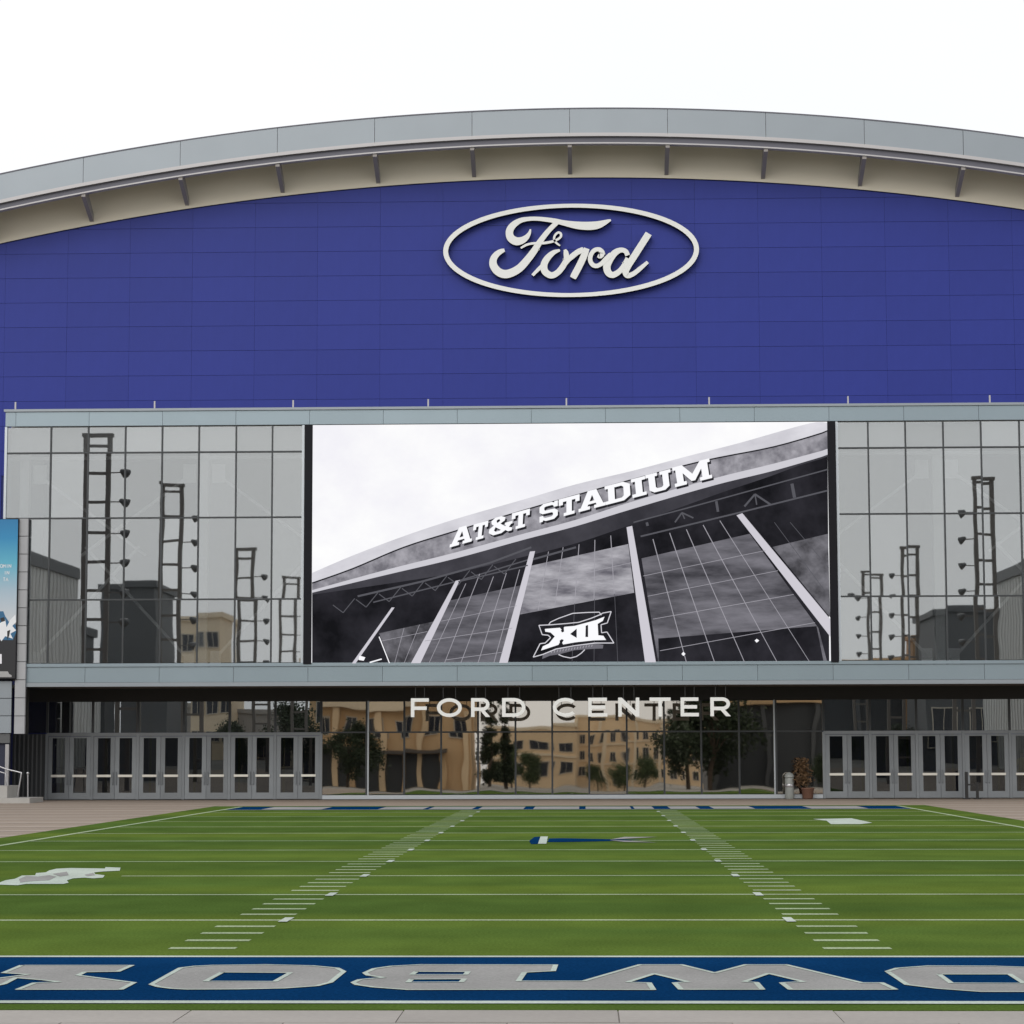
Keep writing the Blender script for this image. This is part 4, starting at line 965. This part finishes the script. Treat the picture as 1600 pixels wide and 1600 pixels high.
mrn = t.nodes.new('ShaderNodeMapRange'); mrn.inputs[2].default_value = 2; t.links.new(sep.outputs[2], mrn.inputs[0]); t.links.new(mrn.outputs[0], rp.inputs[0]); t.links.new(rp.outputs[0], b.inputs['Base Color'])
me.materials.append(pmn)
MB().lathe([(.09, 1.7), (.1, 1.76), (.085, 1.82), (.05, 1.85), (.01, 1.86)], (0, .012, 0), 14).build('hair', 'rubber', per, True)

# ================================================================== what the glass mirrors: towers, buildings and trees round the plaza
TX = 21.5
tower_mesh = None
def light_tower(x, y, h, side, label):
    t = thing('light_tower', label, 'light tower', (x, y, 0), 'ladder light towers along the plaza')
    lx = .52
    for s in (-1, 1): MB().box(s*lx-.10, s*lx+.10, -.12, .12, -.05, h).build('leg', 'tower', t)
    k = 0; z = 1.2
    while z < h:
        MB().box(-lx+.10, lx-.10, -.07, .07, z-.065, z+.065).build('rung', 'tower', t); z += 1.32
    MB().box(-lx-.16, lx+.16, -.16, .16, h, h+.16).build('cap', 'tower', t)
    z = h-1.7
    for k in range(6):
        o = MB().beam((side*(lx+.1), 0, z), (side*(lx+.62), 0, z+.0), .05).build('lamp_arm', 'tower', t)
        mb = MB().lathe([(.05, -.2), (.10, -.14), (.21, .14), (.19, .17)], (0, 0, 0), 12)
        fl = mb.build('floodlight', 'lamp', t); fl.location = (side*(lx+.72), 0, z); fl.rotation_euler = (math.radians(115), 0, math.radians(55*side+random.uniform(-25, 25)))
        z -= 1.35
    return t
where = ['beside the left side of the field near the arena', 'beside the left side of the field, second from the arena', 'beside the left side of the field, third from the arena', 'beside the left side of the field, farthest from the arena']
for (px_, py_), w in zip(((153, 674), (266, 752), (384, 856), (449, 896)), where):
    yy, zz = mirror_y(px_, py_, -TX); light_tower(-TX, yy, zz-.22, 1, 'ladder shaped light tower '+w)
for (px_, py_), w in zip(((1536, 745), (1421, 850), (1362, 893)), ('beside the right side of the field near the arena', 'beside the right side of the field, second from the arena', 'beside the right side of the field, third from the arena')):
    yy, zz = mirror_y(px_, py_, TX); light_tower(TX, yy, zz-.22, -1, 'ladder shaped light tower '+w)

def mx(px_, y, M=BOX): d = ray(px_, 1000); return CX+d[0]/d[1]*(2*M-y)
def mz(py_, y, M=BOX): d = ray(913, py_); return H+d[2]/d[1]*(2*M-y)
def building(name, label, x0, x1, y, depth, h, wall, cols, rows, z0=1.2, wh=1.5, fh=3.3, ww=1.3, para=None, front=1):
    b = thing(name, label, 'building', ((x0+x1)/2, y, 0)); hw_ = (x1-x0)/2
    MB().box(-hw_, hw_, -depth, 0, -.05, h).build('wall', wall, b)
    MB().box(-hw_-.25, hw_+.25, -depth-.25, .25, h, h+.5).build('parapet', para or wall, b)
    if cols:
        stp = (x1-x0)/cols
        for r in range(rows):
            for c in range(cols):
                xx = -hw_+(c+.5)*stp; zz = z0+r*fh
                f = pane('window', 'windark', b, ww, .12, wh, (xx, .02, zz+wh/2))
                k = ('fr', round(ww, 2), round(wh, 2))
                if k not in BOXC:
                    m_ = MB(); w2, h2 = ww/2, wh/2
                    m_.box(-w2-.1, -w2, -.02, .12, -h2-.1, h2+.1).box(w2, w2+.1, -.02, .12, -h2-.1, h2+.1).box(-w2, w2, -.02, .12, h2, h2+.1).box(-w2, w2, -.02, .12, -h2-.1, -h2).box(-.03, .03, .0, .1, -h2, h2)
                    BOXC[k] = m_.mesh('window_frame', 'winframe')
                link('window_frame', BOXC[k], f, (0, 0, 0))
    return b
ho = building('hotel', 'tan hotel with rows of dark windows facing the arena across the plaza', -1.4, 27, -212, 14, 11.0, 'cream3', 16, 3, .9, 1.5, 3.25, .85, 'cream2')
for k in range(7):
    xx = -14.2+k*4.73; MB().box(xx-.28, xx+.28, .005, .45, 0, 10.9).build('pilaster', 'cream2', ho)
for zz in (3.75, 7.0): MB().box(-14.2, 14.2, .005, .3, zz-.15, zz+.12).build('string_course', 'cream2', ho)
hwg = building('hotel_wing', 'low tan wing with wide dark windows beside the tan hotel', -16, -1.5, -205, 12, 9.6, 'cream3', 4, 2, 1.6, 1.9, 3.9, 2.5, 'cream2')
MB().box(-7.2, 7.2, .005, .3, 4.4, 4.8).build('string_course', 'cream2', hwg)
cs = building('corner_shop', 'tan corner building with cream parapet left behind the plaza', -28, -11.2, -62, 12, 10.5, 'tan', 6, 1, 5.4, 1.9, 4, 1.2, 'cream2')
MB().box(-8.5, 2.4, .005, .9, 8.1, 10.3).build('cornice', 'cream2', cs)
MB().box(-8.3, 5.4, .006, .12, 0, 3.7).build('shaded_opening', 'darkb', cs)  # dark slab standing in for the shadow inside an opening
MB().box(-8.4, 6.0, .13, 2.2, 3.75, 4.1).build('awning', 'soffit', cs)
for k in range(8):
    xx = -7.9+k*2.25; MB().box(xx-.3, xx+.3, .125, .6, 0, 8.05 if k % 2 else 3.74).build('pilaster', 'cream3' if k % 2 else 'tan', cs)
sb = building('added_shop_block', 'added dark shop block with cream cornice right behind the plaza, darkening the lobby reflection', 13.6, 34, -62, 12, 10.4, 'darkb', 0, 0, .6, 2.6, 3.8, 1.6, 'tan')  # added so the right lobby glass mirrors a dark wall under its cornice
MB().box(-10.1, 10.1, .13, .9, 8.6, 10.3).build('cornice', 'tan', sb)
for k in range(5):
    xx = -9.6+k*4.8; MB().box(xx-.22, xx+.22, .13, .6, 0, 8.55).build('pilaster', 'greyb', sb)
building('office_block', 'square dark grey office block behind the left towers', mx(160, -20), mx(237, -20), -20, 10, mz(906, -20)-.5, 'greyb', 0, 0)
building('storage_block', 'small black block in front of the grey office block', mx(108, -8), mx(132, -8), -8, 4, mz(973, -8)-.5, 'darkb', 0, 0)
building('apartment_tower', 'slim tan apartment building seen between the left towers', mx(280, -72), mx(346, -72), -72, 9, mz(956, -72)-.5, 'cream2', 3, 4, 2, 1.6, 3.6, 1.1)
building('service_block', 'long dark grey block behind the right towers', mx(1466, -24), 46, -24, 12, mz(952, -24)-.5, 'greyb', 5, 1, 2, 3, 3, 2.0)
building('brick_lodge', 'small brown building between the right towers', mx(1431, -60), mx(1468, -60), -60, 7, mz(992, -60)-.5, 'gold', 0, 0)
building('left_fill_block', 'added long pale grey block behind the left light towers, filling the transom reflections', mx(215, -76), mx(490, -76), -76, 8, 6.3, 'fillgrey', 12, 1, .2, 2.8, 4, 1.3)  # added so the left transoms and doors mirror mid grey
building('right_fill_block', 'added long pale grey block behind the right light towers, filling the transom reflections', mx(1300, -66), mx(1470, -66), -66, 8, 6.2, 'fillgrey', 8, 1, .2, 2.8, 4, 1.3)  # added likewise to grey the reflections in the right transoms
def flank(x0, x1, y0, y1, h, label):
    b = thing('side_hall', label, 'building', ((x0+x1)/2, (y0+y1)/2, 0)); a, c = (x1-x0)/2, (y1-y0)/2
    MB().box(-a, a, -c, c, -.05, h).build('wall', 'rib', b)
    MB().box(-a-.2, a+.2, -c-.2, c+.2, h, h+.9).build('roof_band', 'greyb', b)
    s = 1 if x0 < 0 else -1
    mb = MB().box(-.06, .06, -.12, .12, 0, h).mesh('rib', 'rib')
    n = int(2*c/1.1)
    for i in range(n+1): link('rib', mb, b, (s*a, -c+i*2*c/n, 0))
flank(-50, -37.5, -2, 44, 14.7, 'ribbed metal hall along the left side of the plaza')
flank(31.5, 46, -2, 40, 14.2, 'ribbed metal hall along the right side of the plaza')
# trees
def tree_mesh(h, rx, rz, n, m, cyp=False, seed=1):
    random.seed(seed); tr = MB(); tr.tube([(0, 0, -.1), (.05, 0, h*.25), (-.04, .05, h*.55), (0, 0, h*.8)], [.22, .17, .11, .04], 7)
    cl = []
    for k in range(26):
        w = random.uniform(0, 6.28); zz = random.random()
        r = rx*((1-zz)**.6 if cyp else math.sin(math.pi*(.12+.8*zz))**.6)*random.uniform(.35, .95)
        cl.append((r*math.cos(w), r*math.sin(w), h-2*rz+zz*2*rz*.95, random.uniform(.25, .45)*rx))
        if k % 4 == 0 and not cyp: tr.tube([(0, 0, h*.35), (r*.5*math.cos(w), r*.5*math.sin(w), (h*.4+cl[-1][2])/2), cl[-1][:3]], [.08, .05, .02], 5)
    lf = MB()
    def pt():
        c = random.choice(cl); return (random.gauss(c[0], c[3]*.5), random.gauss(c[1], c[3]*.5), random.gauss(c[2], c[3]*.5))
    leaves(lf, n*2, pt, .30, .7)
    return tr.mesh('trunk', 'bark'), lf.mesh('crown', m)
TM = {'round': tree_mesh(7.2, 3.0, 2.6, 3800, 'leaf', seed=3), 'wide': tree_mesh(6.0, 3.6, 2.2, 3800, 'leaf', seed=5), 'dark': tree_mesh(7.2, 3.0, 2.8, 3400, 'cypress', seed=11), 'tall': tree_mesh(10.0, 1.1, 4.6, 3400, 'cypress', True, seed=9)}
def tree(kind, x, y, s, label, grp):
    t = thing('cypress_tree' if kind == 'tall' else 'plaza_tree', label, 'tree', (x, y, 0), grp); t.scale = (s, s, s); t.rotation_euler.z = random.uniform(0, 6)
    link('trunk', TM[kind][0], t); link('crown', TM[kind][1], t)
for kind, grp, items in (
    ('tall', 'cypresses by the corner building', ((-9.7, -66, .95, 'slender dark cypress next to the wall of the tan corner building'), (-8.2, -70, 1.0, 'slender dark cypress one step out from the tan corner building'))),
    ('round', 'trees before the hotel wing', ((-9.5, -130, .66, 'larger round tree before the middle of the low hotel wing'), (-6.3, -118, .5, 'smaller round tree before the inner end of the low hotel wing'))),
    ('dark', 'trees before the shop block', ((10.9, -55, 1.15, 'dark tree standing clear of the shop block end'), (13.2, -50, 1.3, 'taller dark tree at the corner of the shop block'))),
    ('wide', 'trees before the hotel', ((5.2, -150, .5, 'low spreading tree before the middle of the tan hotel'), (9.0, -160, .58, 'larger low spreading tree before the tan hotel windows'), (1.5, -170, .45, 'smallest spreading tree by the tan hotel where it meets its wing'))),
    ('dark', 'trees before the corner building', ((-27, -40, .9, 'largest spreading tree before the tan corner building'), (-21.5, -40, .8, 'smaller spreading tree before the tan corner building windows'), (-32, -34, .6, 'spreading tree between the grey office block and corner building'))),
    ('dark', 'trees behind the right towers', ((22, -34, .42, 'small dark tree before the middle of the shop block'), (29, -30, .5, 'dark tree beside the long dark grey block')))):
    for x, y, s, lb in items: tree(kind, x, y, s, lb, grp)
